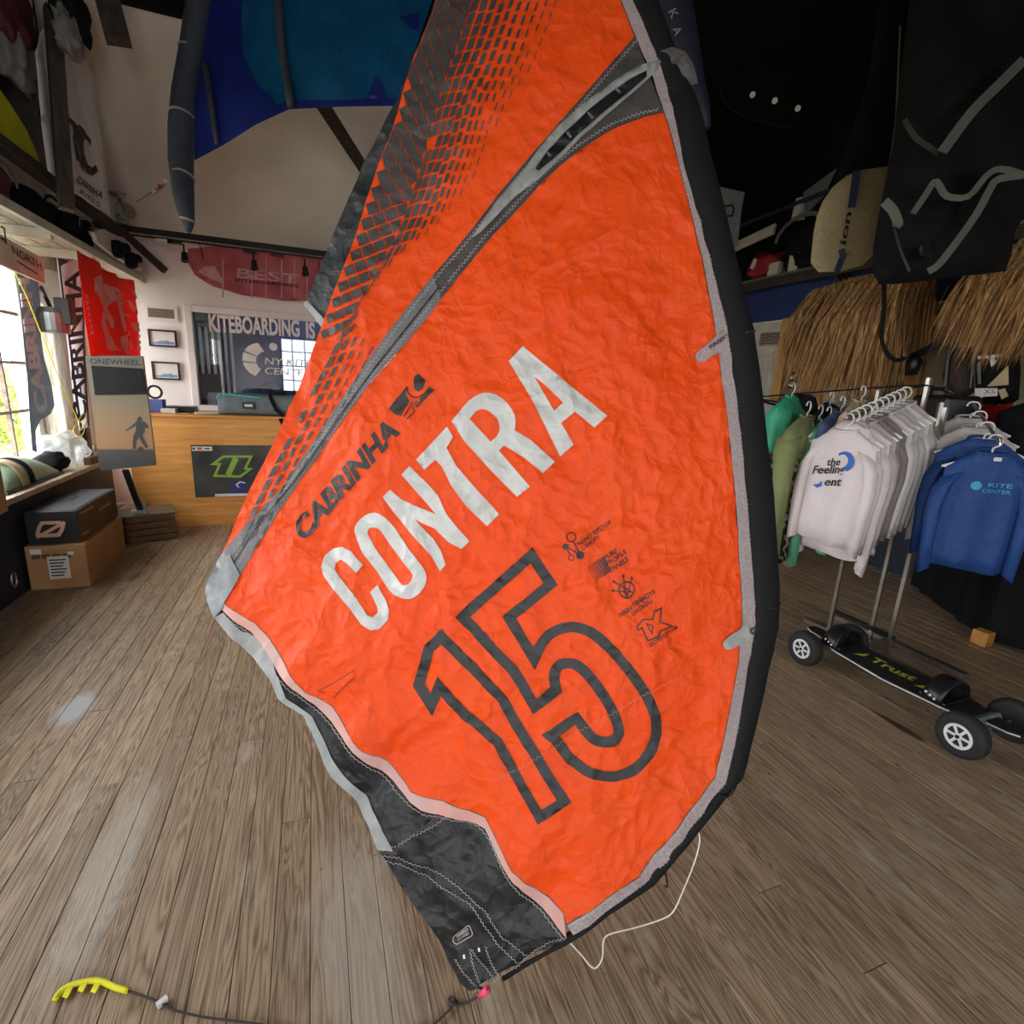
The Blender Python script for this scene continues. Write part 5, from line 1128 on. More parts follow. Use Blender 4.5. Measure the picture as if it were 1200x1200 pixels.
M['hub'] = mat('white_hub_plastic', srgb(226, 226, 224), 0.4)

for k_ in ('shirt_white', 'shirt_pale', 'shirt_grey', 'shirt_taupe', 'shirt_blue', 'olive', 'tealvest'): crumple(M[k_], 0.6, 0.022, 5.0, 15.0, 0.3)
lf = thing('loft_ledge', (4.75, 2.0, 2.70), 'dark ledge with a pale edge above the blue stripe of the right wall', 'ledge')
MB().bb(4.60, 4.885, -1.0, 6.84, 2.725, 2.765).build('board', M['darkwood'], lf); MB().bb(4.585, 4.60, -1.0, 6.84, 2.75, 2.77).build('edge_strip', M['metal_grey'], lf); MB().bb(4.874, 4.886, -1.0, 6.84, 2.335, 2.352).build('edge_strip', M['white'], lf)
MB().bb(4.62, 4.64, -1.0, 6.84, 2.66, 2.725).build('fascia', M['darkwood'], lf)
for y in (0.0, 2.0, 4.0, 6.0): MB().prism([(4.886, y - 0.02, 2.72), (4.66, y - 0.02, 2.72), (4.886, y - 0.02, 2.5)], (0, 0.04, 0)).build('bracket', M['darkwood'], lf)
vent((4.9, 4.85, 2.06), 0.34, 0.20, 'x', 'small white louvred vent on the right wall above the wire grid', M['offwhite'])
gp = thing('wire_grid', (4.87, 5.0, 0.9), 'white wire display grid on the right wall behind the orange kite edge', 'grid')
for i in range(12): y = 4.74 + i * 0.075; MB().tube([(4.87, y, 0.95), (4.87, y, 2.0)], 0.004, 5).build('wire', M['wire'], gp)
for i in range(15): z = 0.95 + i * 0.075; MB().tube([(4.865, 4.74, z), (4.865, 5.565, z)], 0.004, 5).build('wire', M['wire'], gp)
for i, (y, z, h, lab) in enumerate([(5.02, 1.80, 0.22, 'black harness part hanging high on the wire grid'), (4.95, 1.55, 0.3, 'black strap set hanging in the middle of the wire grid'), (4.98, 1.25, 0.2, 'small black pouch hanging low on the wire grid')]):
    o = thing('grid_accessory', (4.8, y, z - h / 2), lab, 'accessory'); MB().blob((4.82, y, z), (0.08, 0.16, h), 30 + i, 0.4, 3, 18).build('body', M['black_cloth'], o, smooth=True)
    MB().tube([(4.80, y + 0.05, z), (4.79, y + 0.02, z - h * 0.6)], 0.012, 6).build('buckle', M['metal_grey'], o); MB().tube([(4.82, y, z + h * 0.4), (4.865, y, z + h * 0.6)], 0.004, 5).build('hook', M['chrome'], o)
mr = thing('wall_mirror', (4.88, 3.9, 0.5), 'wide mirror toned like a dim reflection, in a golden pine frame on the right wall', 'mirror')
MB().bb(4.868, 4.88, 3.22, 4.58, 0.5, 2.28).build('glass', M['mirror'], mr)
for y in (4.62, 3.18): MB().bb(4.85, 4.898, y - 0.06, y + 0.06, 0.42, 2.36).build('frame', M['gold'], mr, bevel=0.006)
for z in (2.30, 0.47): MB().bb(4.852, 4.898, 3.24, 4.56, z - 0.06, z + 0.06).build('frame', M['gold'], mr, bevel=0.006)
m2 = thing('wall_panel', (4.88, 2.3, 1.0), 'pale panel with golden pine edge on the right wall between the thatch fringes', 'panel')
MB().bb(4.87, 4.89, 1.6, 3.10, 0.9, 2.16).build('sheet', mat('khaki_board', srgb(150, 142, 116), 0.6), m2); MB().bb(4.85, 4.90, 1.6, 3.12, 2.16, 2.24).build('frame', M['gold'], m2)

# things up on the dark loft
X = 4.66
o = thing('red_bag', at(886, 330, x=X), 'dark red bag on the right loft ledge beside the kite edge', 'bag'); c = Vector((X + 0.05, 4.86, 2.90)); MB().blob(c, (0.3, 0.42, 0.26), 41, 0.35, 2.2, 22).build('body', M['red'], o, smooth=True)
MB().box(c + Vector((-0.15, 0.05, 0.02)), (0.02, 0.05, 0.1), Matrix.Rotation(0.4, 3, 'X')).build('buckle', M['label'], o)
o = thing('black_bag', at(925, 320, x=X), 'black duffel with a strap on the right loft ledge between white boxes', 'bag'); c = Vector((X + 0.08, 4.36, 3.02)); MB().blob(c, (0.3, 0.62, 0.4), 43, 0.35, 1.8, 24).build('body', M['black_cloth'], o, smooth=True)
MB().blob(c + Vector((0, 0.0, -0.14)), (0.28, 0.5, 0.28), 44, 0.2, 1.8, 20).build('body', M['black_cloth'], o, smooth=True)
MB().ribbon([c + Vector((-0.17, 0.3 * math.cos(a), 0.05 + 0.2 * math.sin(a))) for a in [math.pi * j / 8 for j in range(9)]], 0.04, (-1, 0, 0), 0.005).build('strap', M['strap_grey'], o)
for (u0, u1, v0, v1, lab) in [(898, 913, 306, 326, 'short white box on the right loft ledge below the black duffel'), (922, 937, 292, 320, 'taller white box on the right loft ledge, right of the short one')]:
    a = at(u0, v1, x=X - 0.06); b = at(u1, v0, x=X - 0.06); o = tag(MB().bb(X - 0.06, X + 0.05, b.y, a.y, 2.765, b.z).build('white_box', M['offwhite'], bevel=0.004), lab, 'box')
o = tag(MB().box(at(938, 245, x=X + 0.2), (0.1, 0.09, 0.2), Matrix.Rotation(0.1, 3, 'X')).build('white_post', M['offwhite'], bevel=0.004), 'pale post end behind the black duffel on the right loft', 'post')
a, b = at(852, 294, x=X - 0.04), at(908, 268, x=X - 0.04); tag(MB().ribbon([a, b], 0.10, (-1, 0, 0.2), 0.03).build('white_plank', M['offwhite']), 'white plank slanting over the dark red bag on the right loft', 'plank')
a, b = at(840, 275, x=X + 0.15), at(975, 222, x=X + 0.15); tag(MB().tube([a, b], 0.022, 10).build('navy_pole', M['navy_cloth']), 'long navy pole lying across the back of the right loft', 'pole')
o = thing('white_sail_tip', at(855, 280, d=4.9), 'white tip with a black letter standing on the right loft behind the kite edge', 'sail')
V, T = cdt([[(836, 218), (872, 226), (868, 250), (864, 288), (845, 288)]], 10); MB().add([at(u, v, d=4.9) for u, v in V], T).build('cloth', mat('dim_white_cloth', srgb(150, 152, 154), 0.7), o, thick=0.02)
V, T = cdt(band([(848, 244), (849, 242), (858, 240), (860, 245), (858, 253), (850, 253)], 2.2), 6); MB().add([at(u, v, d=4.87) for u, v in V], T).build('letter', M['ink'], o)
V, T = cdt([[(942, 226), (980, 198), (965, 230), (946, 250)]], 10); tag(MB().add([at(u, v, x=X + 0.2) for u, v in V], T).build('grey_sail', mat('grey_sailcloth', srgb(110, 116, 118), 0.7), thick=0.02), 'grey sail corner sticking up behind the tan bag on the right loft', 'sail')
o = thing('black_board', at(908, 150, d=4.2), 'black board with three white inserts on the dark upper right wall', 'board')
V, T = cdt([smooth_closed([(850, 90), (900, 78), (960, 95), (975, 130), (940, 150), (880, 140), (848, 118)], 3)], 14); MB().add([at(u, v, d=4.2) for u, v in V], T).build('deck', M['black_cloth'], o, thick=0.03)
for u, v in ((882, 111), (908, 118), (935, 127)): MB().lathe([(0.022, 0), (0.022, 0.01), (0.0, 0.012)], at(u, v, d=4.17), (-0.6, -0.6, -0.4), 10).build('insert', M['white'], o)

# navy kite tip hanging behind the orange kite's top corner
DN = 2.5; o = thing('navy_kite', at(828, 150, d=DN), 'navy kite leading edge with white letters hanging behind the orange kite', 'kite')
cl = [(765, -120, 26), (775, -60, 24), (787, 0, 22), (800, 50, 18), (811, 95, 14), (822, 128, 10), (828, 150, 5)]
MB().tube([at(u, v, d=DN) for u, v, r in cl], [r * DN / F for u, v, r in cl], 14).build('leading_edge', mat('navy_dacron', srgb(38, 42, 60), 0.6, nscale=20, col2=srgb(32, 35, 52)), o, smooth=True)
for s, c0 in (('K', (783, 14)), ('A', (787, 34))):
    V, T = px_text(s, c0, (c0[0] + 4, c0[1] + 9), (9, -5), 0.0); MB().add([at(u, v, d=DN - 0.105) for u, v in V], T).build('letter', M['tape_grey'], o)
MB().tube([at(765, -120, d=DN), at(760, -200, d=DN)], 0.01, 6).build('hanging_cord', M['metal_dark'], o)

# ------------------------------------------------------------------ bags hanging from the ceiling
def pouch(name, lp, D, th, m, parent, step=10, R_=40.0, tilt=0.0):
    V, T = cdt([lp], step); res = resample(lp, step); f = []; bk_ = []
    for u, v in V:
        h = min(1.0, seg_dist(res, u, v) / R_); h = math.sqrt(max(0, 1 - (1 - h) ** 2)) * th / 2
        h += 0.25 * th * noise.noise(Vector((u * 0.02, v * 0.012, D))) * (1 if h > 1e-4 else 0)
        dd = D + tilt * (v - 200) / 200
        f.append(at(u, v, d=dd - max(0, h))); bk_.append(at(u, v, d=dd + max(0, h) + 0.001))
    n = len(V); return MB().add(f + bk_, T + [tuple(i + n for i in t[::-1]) for t in T]).build(name, m, parent, smooth=True)
DI = 2.95
ib = thing('board_bag', at(985, 319, d=DI), 'board bag with a tan lower half hanging left of the big black bag', 'bag')
TANL = [(1010, 199), (1041, 195), (1036, 225), (1030, 260), (1022, 300), (1011, 311), (986, 318), (959, 319), (950, 308), (953, 275), (957, 254), (964, 236), (976, 219), (992, 206)]
pouch('tan_panel', TANL, DI, 0.07, M['tanbag'], ib, 8, 22)
pouch('black_panel', [(975, 222), (982, 200), (1000, 150), (1018, 90), (1030, 0), (1040, -120), (1082, -120), (1072, 0), (1058, 80), (1050, 140), (1042, 196), (1010, 199), (992, 206)], DI + 0.01, 0.07, M['black_cloth'], ib, 12, 30)
def irib(name, pts, w, m, l=0.05, par=None, D=DI): return MB().ribbon([at(u, v, d=D - l) for u, v in pts], w * D / F, None, 0.003).build(name, m, par or ib)
irib('stripe', [(1004, 200), (1002, 215), (998, 243)], 8, M['navy_cloth'], 0.045); irib('stripe', [(986, 292), (988, 300), (985, 307), (981, 318)], 6.5, M['navy_cloth'], 0.045)
lg = MB()
V, T = px_text('ion', (991, 287), (998, 249), (-7.5, -1.3), 0.02); lg.add([at(u, v, d=DI - 0.05) for u, v in V], T); lg.build('lettering', M['ink'], ib)
irib('strap', [(1055, 30), (1050, 140), (1042, 196), (1034, 240)], 2, M['strap_grey'], 0.05)
MB().tube([at(1060, -118, d=DI), at(1066, -200, d=DI)], 0.01, 6).build('hanging_cord', M['metal_dark'], ib)
DK = 2.5
gb = thing('travel_bag', at(1100, 330, d=DK), 'huge black travel bag with grey straps hanging at the upper right', 'bag')
pouch('body', [(1070, -140), (1066, 0), (1056, 80), (1046, 170), (1032, 240), (1023, 290), (1022, 318), (1030, 333), (1050, 333), (1110, 326), (1178, 318), (1185, 300), (1190, 270), (1235, 200), (1270, 100), (1290, 0), (1300, -140)], DK, 0.26, M['black_cloth'], gb, 12, 70)
def grib(name, pts, w, l=0.15, m=None): return MB().ribbon([at(u, v, d=DK - l - 0.05) for u, v in smooth_open(pts, 3)], w * DK / F, None, 0.004).build(name, m or M['strap_grey'], gb)
grib('strap', [(1200, 70), (1175, 95), (1140, 130), (1110, 170), (1104, 178)], 10, 0.2); grib('strap', [(1060, 140), (1072, 160), (1090, 173), (1100, 180)], 5, 0.17, M['metal_dark'])
grib('strap', [(1070, 250), (1085, 228), (1095, 213), (1101, 218), (1110, 230), (1135, 230), (1155, 207), (1172, 198), (1200, 205)], 6, 0.19)
grib('strap', [(1200, 205), (1170, 210), (1160, 222), (1145, 250), (1120, 285), (1100, 310), (1088, 318)], 7, 0.2); grib('strap', [(1036, 236), (1046, 246), (1052, 260), (1050, 266)], 9, 0.12); grib('strap', [(1048, 268), (1056, 295), (1066, 318)], 2.5, 0.15, M['metal_dark'])
MB().box(at(1052, 262, d=DK - 0.14), (0.03, 0.03, 0.02)).build('buckle', M['chrome'], gb); MB().blob(at(1086, 293, d=DK - 0.17), (0.10, 0.02, 0.06), 3, 0.1).build('worn_patch', M['metal_dark'], gb)
MB().tube([at(1180, -130, d=DK), at(1180, -190, d=DK)], 0.012, 6).build('hanging_cord', M['metal_dark'], gb)
hs = MB().tube(smooth_open([tuple(at(u, v, d=2.9)) for u, v in [(1036, 325), (1036, 360), (1033, 395), (1040, 415), (1050, 422), (1060, 420)]], 3), 0.012, 6)
hs.build('dangling_strap', M['black_cloth'], gb, smooth=True)
fo_ = thing('black_foil', at(1075, 435, x=4.3), 'black foil wing and mast hanging under the gap between the thatch fringes', 'foil')
MB().ribbon([at(u, v, x=4.3) for u, v in [(1050, 428), (1070, 418), (1085, 411), (1100, 402)]], 0.06, None, 0.02).build('wing', M['black_gloss'], fo_); MB().blob(at(1066, 428, x=4.3), (0.12, 0.16, 0.16), 6, 0.2).build('hub', M['black_gloss'], fo_, smooth=True)

# ------------------------------------------------------------------ palm thatch fringes on bamboo
def thatch(yA, yB, zt, zb, xf, n, label, seed):
    rr = random.Random(seed); t = thing('thatch_fringe', (xf + 0.2, (yA + yB) / 2, zb), label, 'thatch', 'palm thatch fringes')
    for x, z in ((xf + 0.03, zt - 0.03), (xf + 0.45, zt + 0.16)): MB().tube([(x, yA, z), (x, yB, z)], 0.022, 8).build('batten', M['bamboo'], t)
    mb = MB()
    for i in range(n):
        y = rr.uniform(yA, yB); k = rr.random(); x = xf + 0.40 * k ** 1.5 + rr.uniform(-0.02, 0.02); z = zt + 0.14 * k ** 1.5 + rr.uniform(-0.05, 0.03)
        edge = 0.75 + 0.25 * min(1, (yB - y) / 0.25) if True else 1
        ln = (zt - zb) * rr.uniform(0.5, 1.12) * edge; lean = rr.gauss(0.14, 0.07) if y > yA + 0.15 else rr.gauss(0.02, 0.08)
        out = rr.uniform(0.02, 0.16) * (1 - 0.5 * k); w = rr.uniform(0.004, 0.011); a = rr.uniform(-0.8, 0.8)
        wx, wy = math.sin(a) * w, math.cos(a) * w
        p0 = Vector((x, y, z)); p1 = Vector((x - out, y + lean * ln * 0.5, z - ln * 0.45)); p2 = Vector((x - out * 1.25, y + lean * ln + rr.uniform(-0.03, 0.03), z - ln))
        W = Vector((wx, wy, 0)); mb.add([p0 - W, p0 + W, p1 + W, p1 - W, p2], [(0, 1, 2, 3), (3, 2, 4)])
    o = mb.build('fringe', M['thatch'], t); o['kind'] = 'stuff'
    return t
thatch(2.84, 3.60, 2.38, 1.56, 3.98, 4600, 'brown palm thatch fringe left of the gap, above the white shirts', 1)
thatch(1.40, 2.36, 2.42, 1.80, 3.96, 4600, 'brown palm thatch fringe at the right edge, above the backpack', 2)
tag(MB().tube([(4.08, 3.42, 0), (4.08, 3.42, 2.33)], [0.036] * 2, 12).build('bamboo_post', M['bamboo'], smooth=True), 'orange bamboo post standing under the left thatch fringe', 'post')
tag(MB().tube([(4.05, 1.45, 0), (4.05, 1.45, 2.33)], [0.036] * 2, 12).build('bamboo_post', M['bamboo'], smooth=True), 'bamboo post under the right thatch fringe at the picture edge', 'post')

# ------------------------------------------------------------------ clothes rack
rk = thing('clothes_rack', (3.2, 2.03, 0), 'tarnished metal floor rack with sloping arms for the shirts', 'rack')
MB().bb(3.135, 3.175, 1.58, 2.42, 0.005, 0.035).build('foot', M['chrome'], rk); MB().bb(3.40, 3.44, 1.58, 2.42, 0.005, 0.035).build('foot', M['chrome'], rk); MB().bb(3.175, 3.40, 2.0, 2.04, 0.005, 0.035).build('cross_bar', M['chrome'], rk)
for x, y, h in ((3.155, 2.24, 1.58), (3.29, 2.06, 1.66), (3.155, 1.86, 1.50)): MB().bb(x - 0.010, x + 0.010, y - 0.010, y + 0.010, 0.03, h).build('post', M['chrome'], rk)
MB().bb(3.15, 3.18, 1.85, 2.25, 0.15, 0.17).build('brace', M['metal_dark'], rk)
A1R, A1F = Vector((3.16, 2.06, 1.60)), at(992, 489, d=2.76)
A2R, A2F = at(1138, 470, d=2.85), at(1172, 520, d=2.5)
A3R, A3F = Vector((3.16, 2.22, 1.60)), Vector((2.78, 2.86, 1.50))
for a, b, q in ((A1R, A1F, 'chrome'), (A2R, A2F, 'chrome'), (A3R, A3F, 'metal_dark')): MB().tube([a, b, b + Vector((0, 0, 0.03))], 0.008 if q == 'chrome' else 0.005, 8).build('arm', M[q], rk)
MB().tube([A1R, Vector((3.29, 2.06, 1.62)), A2R], 0.005, 8).build('arm_bracket', M['metal_dark'], rk); MB().tube([Vector((3.29, 2.06, 1.62)), A3R], 0.005, 8).build('arm_bracket', M['metal_dark'], rk)
# a white hanger (template, local coordinates: rod at the origin)
def hanger_mesh():
    mb = MB(); hk = [(0.0, 0, -0.075), (0.0, 0, -0.05), (0.022, 0, -0.035), (0.03, 0, -0.012), (0.02, 0, 0.010), (0.0, 0, 0.016), (-0.02, 0, 0.010), (-0.027, 0, -0.008)]
    mb.tube(smooth_open(hk, 3), 0.0045, 6); mb.tube([(-0.19, 0, -0.155), (-0.10, 0, -0.115), (0, 0, -0.075), (0.10, 0, -0.115), (0.19, 0, -0.155)], 0.006, 6)
    mb.tube([(-0.19, 0, -0.155), (0.19, 0, -0.155)], 0.005, 6)
    me = bpy.data.meshes.new('hanger'); me.from_pydata(mb.v, [], mb.f); me.materials.append(M['white'])
    for p in me.polygons: p.use_smooth = True
    return me
HM = hanger_mesh()
def hanger(loc, rz, label, group):
    o = bpy.data.objects.new('hanger', HM); COL.objects.link(o); o.location = loc; o.rotation_euler = (0, 0, rz); return tag(o, label, 'hanger', group)
def garment(name, loc, rz, label, cat, m, w=0.44, ln=0.60, sleeve=0.5, hood=False, th=0.055, seed=0, group=None, collar=None, sm=None, flare=1.04, sw=1.0, vest=False):
    """hung garment; local x width, -y front, origin at the hanging rod"""
    g = thing(name, loc, label, cat, group, rz); rr = random.Random(seed); ph = rr.uniform(0, 6); fz = rr.randint(5, 8)
    z0 = -0.07; zs = [0, 0.012, 0.03, 0.055, 0.085, 0.12, 0.17, 0.23, 0.30, 0.38, 0.46, 0.53, 1.0]; rg = []
    for z in zs:
        zz = z if z < 1 else ln; zz = min(zz, ln)
        if z < 0.09: hw = 0.062 + (w / 2 - 0.062) * min(1, (z / 0.085)) ** 0.9; tk_ = 0.024 + (th - 0.024) * z / 0.12
        else: hw = w / 2 * (1 + (flare - 1) * (zz / ln)); tk_ = th
        ring = []
        for j in range(32):
            a = 2 * math.pi * j / 32; ca, sa = math.cos(a), math.sin(a)
            f = 1 + (0.42 * math.sin(fz * a + ph + zz * 3) + 0.12 * noise.noise(Vector((a * 2, zz * 6, seed)))) * min(1, zz / 0.35)
            ring.append((hw * math.copysign(abs(ca) ** 0.8, ca) + 0.012 * noise.noise(Vector((zz * 5, seed, 2))), tk_ * sa * f, z0 - zz + (0.012 * math.sin(3 * a + ph) if z == 1.0 else 0)))
        rg.append(ring)
    body = MB().rings(rg).build('body', m, g, smooth=True, local=True)
    if sleeve:
        for s in (-1, 1):
            x0 = s * (w / 2 - 0.045); pts = [(x0, 0, z0 - 0.115), (s * (w / 2 - 0.008), -0.004, z0 - 0.19), (s * (w / 2 + 0.008), -0.012, z0 - 0.30), (s * (w / 2 + 0.006), -0.022, z0 - 0.42), (s * (w / 2 - 0.002), -0.03, z0 - 0.10 - sleeve)]
            if sleeve < 0.3: pts = pts[:2] + [(s * (w / 2 + 0.03), 0, z0 - 0.10 - sleeve)]
            rs = [0.055, 0.052, 0.045, 0.038, 0.033][:len(pts)]; rings = []
            for i, p in enumerate(pts):
                rings.append([(p[0] + rs[i] * sw * 0.75 * math.cos(2 * math.pi * j / 12), p[1] + rs[i] * sw * 0.85 * math.sin(2 * math.pi * j / 12) * (1 + 0.2 * math.sin(3 * j + i + seed)), p[2] - 0.02 * s * math.cos(2 * math.pi * j / 12)) for j in range(12)])
            MB().rings(rings).build('sleeve', sm or m, g, smooth=True, local=True)
    if hood: MB().blob((0, 0.045, z0 - 0.05), (0.22, 0.10, 0.19), seed, 0.2, 2.5, 18).build('hood', m, g, smooth=True, local=True)
    c = [(0.064 * math.cos(2 * math.pi * j / 16), 0.026 * math.sin(2 * math.pi * j / 16) - 0.002, z0 + 0.002 + 0.012 * math.sin(2 * math.pi * j / 16)) for j in range(16)]
    MB().tube(c, 0.007, 6, closed=True).build('collar', collar or m, g, smooth=True, local=True)
    return g
from mathutils.bvhtree import BVHTree
def local_print(g, build, m, name='print'):
    mb = MB(); build(mb); vs = []; fs = []
    for ch in g.children:                    # lay the print on the cloth of body and sleeves
        if ch.name.split('.')[0] in ('body', 'sleeve'):
            k = len(vs); vs += [v.co.copy() for v in ch.data.vertices]; fs += [tuple(i + k for i in p.vertices) for p in ch.data.polygons]
    tree = BVHTree.FromPolygons(vs, fs)
    for p in mb.v:
        h = tree.ray_cast(Vector((p.x, -1, p.z)), Vector((0, 1, 0)))[0]
        if h is not None: p.y = h.y - 0.0045
    return mb.build(name, m, g, local=True)
def along(a, b, t): return a + (b - a) * t
RZ1 = math.radians(-86); ords = ['first', 'second', 'third', 'fourth', 'fifth', 'sixth', 'seventh', 'eighth', 'ninth', 'tenth', 'eleventh', 'twelfth']
row = [('shirt_white', None), ('shirt_white', 'print_black'), ('shirt_white', None), ('shirt_pale', None), ('shirt_taupe', None), ('shirt_grey', None), ('shirt_white', None), ('shirt_pale', None), ('shirt_pale', None), ('shirt_white', None), ('shirt_pale', None)]
for i, (mm, col) in enumerate(row):
    t = 0.97 - i * 0.088; p = along(A1R, A1F, t); lab = 'front white hooded shirt with a black and blue surf print on the clothes rack' if i == 0 else '%s shirt from the front of the pale shirt row, %s' % (ords[i], {'shirt_white': 'white', 'shirt_pale': 'pale grey', 'shirt_taupe': 'taupe', 'shirt_grey': 'dark grey'}[mm])
    rz = RZ1 + R.uniform(-0.06, 0.06)
    g = garment('shirt', p, rz, lab, 'shirt', M[mm], 0.36 + R.uniform(-0.01, 0.015), 0.60 + (0.10 if 0 < i < 4 else 0.03 * R.random()), 0.54 + (0.14 if i == 2 else 0), i == 0, 0.026 if i else 0.032, 50 + i, 'pale shirts on the left rack arm', M[col] if col else None, None, 1.06)
    hanger(p, rz, '%s white hanger from the front of the pale shirt row' % ords[i], 'white hangers on the left rack arm')
    if i == 0:
        FY = -0.086
        def pr(mb):
            for (s, x, z, h, w_) in (('the', -0.05, -0.27, 0.04, 0.075), ('Feeling', -0.115, -0.325, 0.045, 0.175), ('ent', -0.045, -0.38, 0.045, 0.10)): text3d(mb, s, (x, FY, z), (1, 0, 0.18), (0.1, 0, 1), h, 0.02, width=w_)
        local_print(g, pr, M['ink'], 'script_print')
        def pw(mb):
            V, T = cdt([[(0.045 + 0.055 * math.cos(a), -0.235 + 0.055 * math.sin(a)) for a in [2.4 - 0.35 * j for j in range(11)]] + [(0.035 + 0.032 * math.cos(a), -0.232 + 0.034 * math.sin(a)) for a in [-1.1 + 0.35 * j for j in range(11)]]], 0.02); mb.add([(x, FY, z) for x, z in V], T)
            V, T = cdt([[(-0.10, -0.385), (-0.07, -0.375), (-0.06, -0.355), (-0.055, -0.385), (-0.075, -0.40)]], 0.02); mb.add([(x, FY, z) for x, z in V], T)
        local_print(g, pw, mat('blue_print', srgb(54, 104, 190), 0.6), 'wave_print')['kind'] = 'stuff'
# rash guards on the right arm
RZ2 = math.atan2(-0.63, 0.77)
for i, (mm, lab, t) in enumerate([('shirt_blue', 'blue long-sleeved rash guard at the front of the right rack arm', 0.88), ('shirt_blue', 'second blue rash guard just behind the front one', 0.60), ('shirt_pale', 'pale grey long-sleeved shirt behind the blue rash guards', 0.34), ('shirt_pale', 'pale grey shirt nearest the rack on the right arm', 0.10)]):
    p = along(A2R, A2F, t); rz = RZ2 + (0.0, -0.12, -0.1, -0.05)[i]
    g = garment('rash_guard' if i < 2 else 'shirt', p, rz, lab, 'shirt', M[mm], 0.36, 0.60, 0.52, False, 0.032, 80 + i, 'shirts on the right rack arm', None, None, 1.0)
    hanger(p, rz, '%s white hanger from the front on the right rack arm' % ords[i], 'white hangers on the right rack arm')
    if i == 0:
        def bp_(mb):
            V, T = cdt([[(-0.045 + 0.022 * math.cos(a), -0.235 + 0.022 * math.sin(a)) for a in [2 * math.pi * j / 10 for j in range(10)]]], 0.03); mb.add([(x, -0.058, z) for x, z in V], T)
            text3d(mb, 'KITE', (0.0, -0.058, -0.235), (1, 0, 0), (0, 0, 1), 0.02, 0.01, width=0.10); text3d(mb, 'CENTER', (-0.02, -0.058, -0.265), (1, 0, 0), (0, 0, 1), 0.018, 0.01, width=0.12)
        local_print(g, bp_, mat('cyan_print', srgb(70, 160, 200), 0.6), 'chest_print')
        MB().box((0.015, -0.03, -0.10), (0.03, 0.004, 0.018)).build('neck_label', M['label'], g, local=True)
# jackets and vests on the far arm
RZ3 = math.radians(20)
for i, (nm, u, v, d_, mm, lab, kw) in enumerate([
    ('life_vest', 930, 452, 3.30, 'tealvest', 'sea green vest with black straps at the left end of the clothes rack', dict(w=0.40, ln=0.34, sleeve=0, th=0.10)),
    ('fleece_jacket', 975, 462, 3.28, 'fur', 'fluffy black jacket just behind the sea green vest', dict(w=0.44, ln=0.62, sleeve=0.5, th=0.09)),
    ('sweatshirt', 948, 474, 3.06, 'olive', 'olive green sweatshirt with a hanging sleeve, left of the white shirts', dict(w=0.42, ln=0.56, sleeve=0.70, th=0.07, sw=1.3)),
    ('leopard_shirt', 962, 478, 3.10, 'leopard', 'leopard print top peeking out behind the olive sweatshirt', dict(w=0.40, ln=0.70, sleeve=0.72, th=0.05)),
    ('mint_shirt', 972, 480, 3.06, 'mint', 'mint green top peeking out under the white shirts', dict(w=0.38, ln=0.72, sleeve=0.74, th=0.05)),
    ('quilted_jacket', 988, 468, 3.04, 'denim', 'slate blue quilted jacket between the olive sweatshirt and white shirts', dict(w=0.40, ln=0.66, sleeve=0.62, th=0.07)),
    ('striped_shirt', 1012, 456, 3.0, 'beige', 'beige striped shirt behind the hanger hooks of the white row', dict(w=0.40, ln=0.62, sleeve=0.5, th=0.05))]):
    p = at(u, v, d=d_); g = garment(nm, p, RZ3 - 0.02 * i, lab, 'vest' if 'vest' in nm else 'jacket' if 'jacket' in nm else 'shirt', M[mm], seed=100 + i, **kw)
    hanger(p, RZ3 - 0.02 * i, 'pale hanger holding the %s' % {'life_vest': 'sea green vest', 'fleece_jacket': 'fluffy black jacket', 'sweatshirt': 'olive sweatshirt', 'leopard_shirt': 'leopard print top', 'mint_shirt': 'mint green top', 'quilted_jacket': 'slate blue jacket', 'striped_shirt': 'beige striped shirt'}[nm], 'hangers on the far rack arm')
    if i == 0:
        MB().box((-0.02, -0.125, -0.225), (0.34, 0.012, 0.012)).build('strap', M['black_cloth'], g, local=True); MB().box((-0.03, -0.128, -0.29), (0.035, 0.012, 0.12)).build('strap', M['black_cloth'], g, local=True); MB().box((-0.03, -0.135, -0.28), (0.045, 0.012, 0.03)).build('buckle', M['black_gloss'], g, local=True)
        MB().blob((0.10, -0.02, -0.16), (0.16, 0.22, 0.22), 2, 0.1).build('arm_hole', M['fur'], g, smooth=True, local=True)
        for k in range(5): MB().tube([(-0.09 + 0.004 * k, -0.01, -0.02 + k * 0.022), (-0.06 + 0.004 * k, -0.01, -0.012 + k * 0.022)], 0.007, 6).build('cord', M['beige'] if k % 2 else M['ink'], g, local=True)
tag(MB().blob(at(912, 600, d=3.4), (0.16, 0.2, 0.75), 12, 0.15, 2, 20).build('black_wetsuit', M['black_cloth'], smooth=True), 'black wetsuit hanging below the sea green vest', 'wetsuit')
tag(MB().tube([at(912, 520, d=3.4), at(922, 478, d=3.36), A3F], 0.01, 6).build('hanging_strap', M['black_cloth']), 'black strap holding up the wetsuit on the rack arm', 'strap')
cb_ = thing('banner', at(905, 560, x=4.6), 'pale banner with dark vertical letters behind the sea green vest', 'banner')
V, T = cdt([[(880, 466), (930, 476), (935, 620), (885, 640)]], 14); MB().add([at(u, v, x=4.55) + Vector((0.02 * noise.noise(Vector((u * 0.05, v * 0.03, 1))), 0, 0)) for u, v in V], T).build('cloth', mat('pale_banner_cloth', srgb(176, 166, 164), 0.8), cb_, smooth=True, thick=0.004)
V, T = px_text('CAB', (905, 486), (897, 545), (11, 1.5), 0.035); MB().add([at(u, v, x=4.51) for u, v in V], T).build('lettering', M['ink'], cb_)
MB().tube([at(876, 465, x=4.56), at(932, 475, x=4.56)], 0.01, 6).build('rod', M['metal_dark'], cb_)

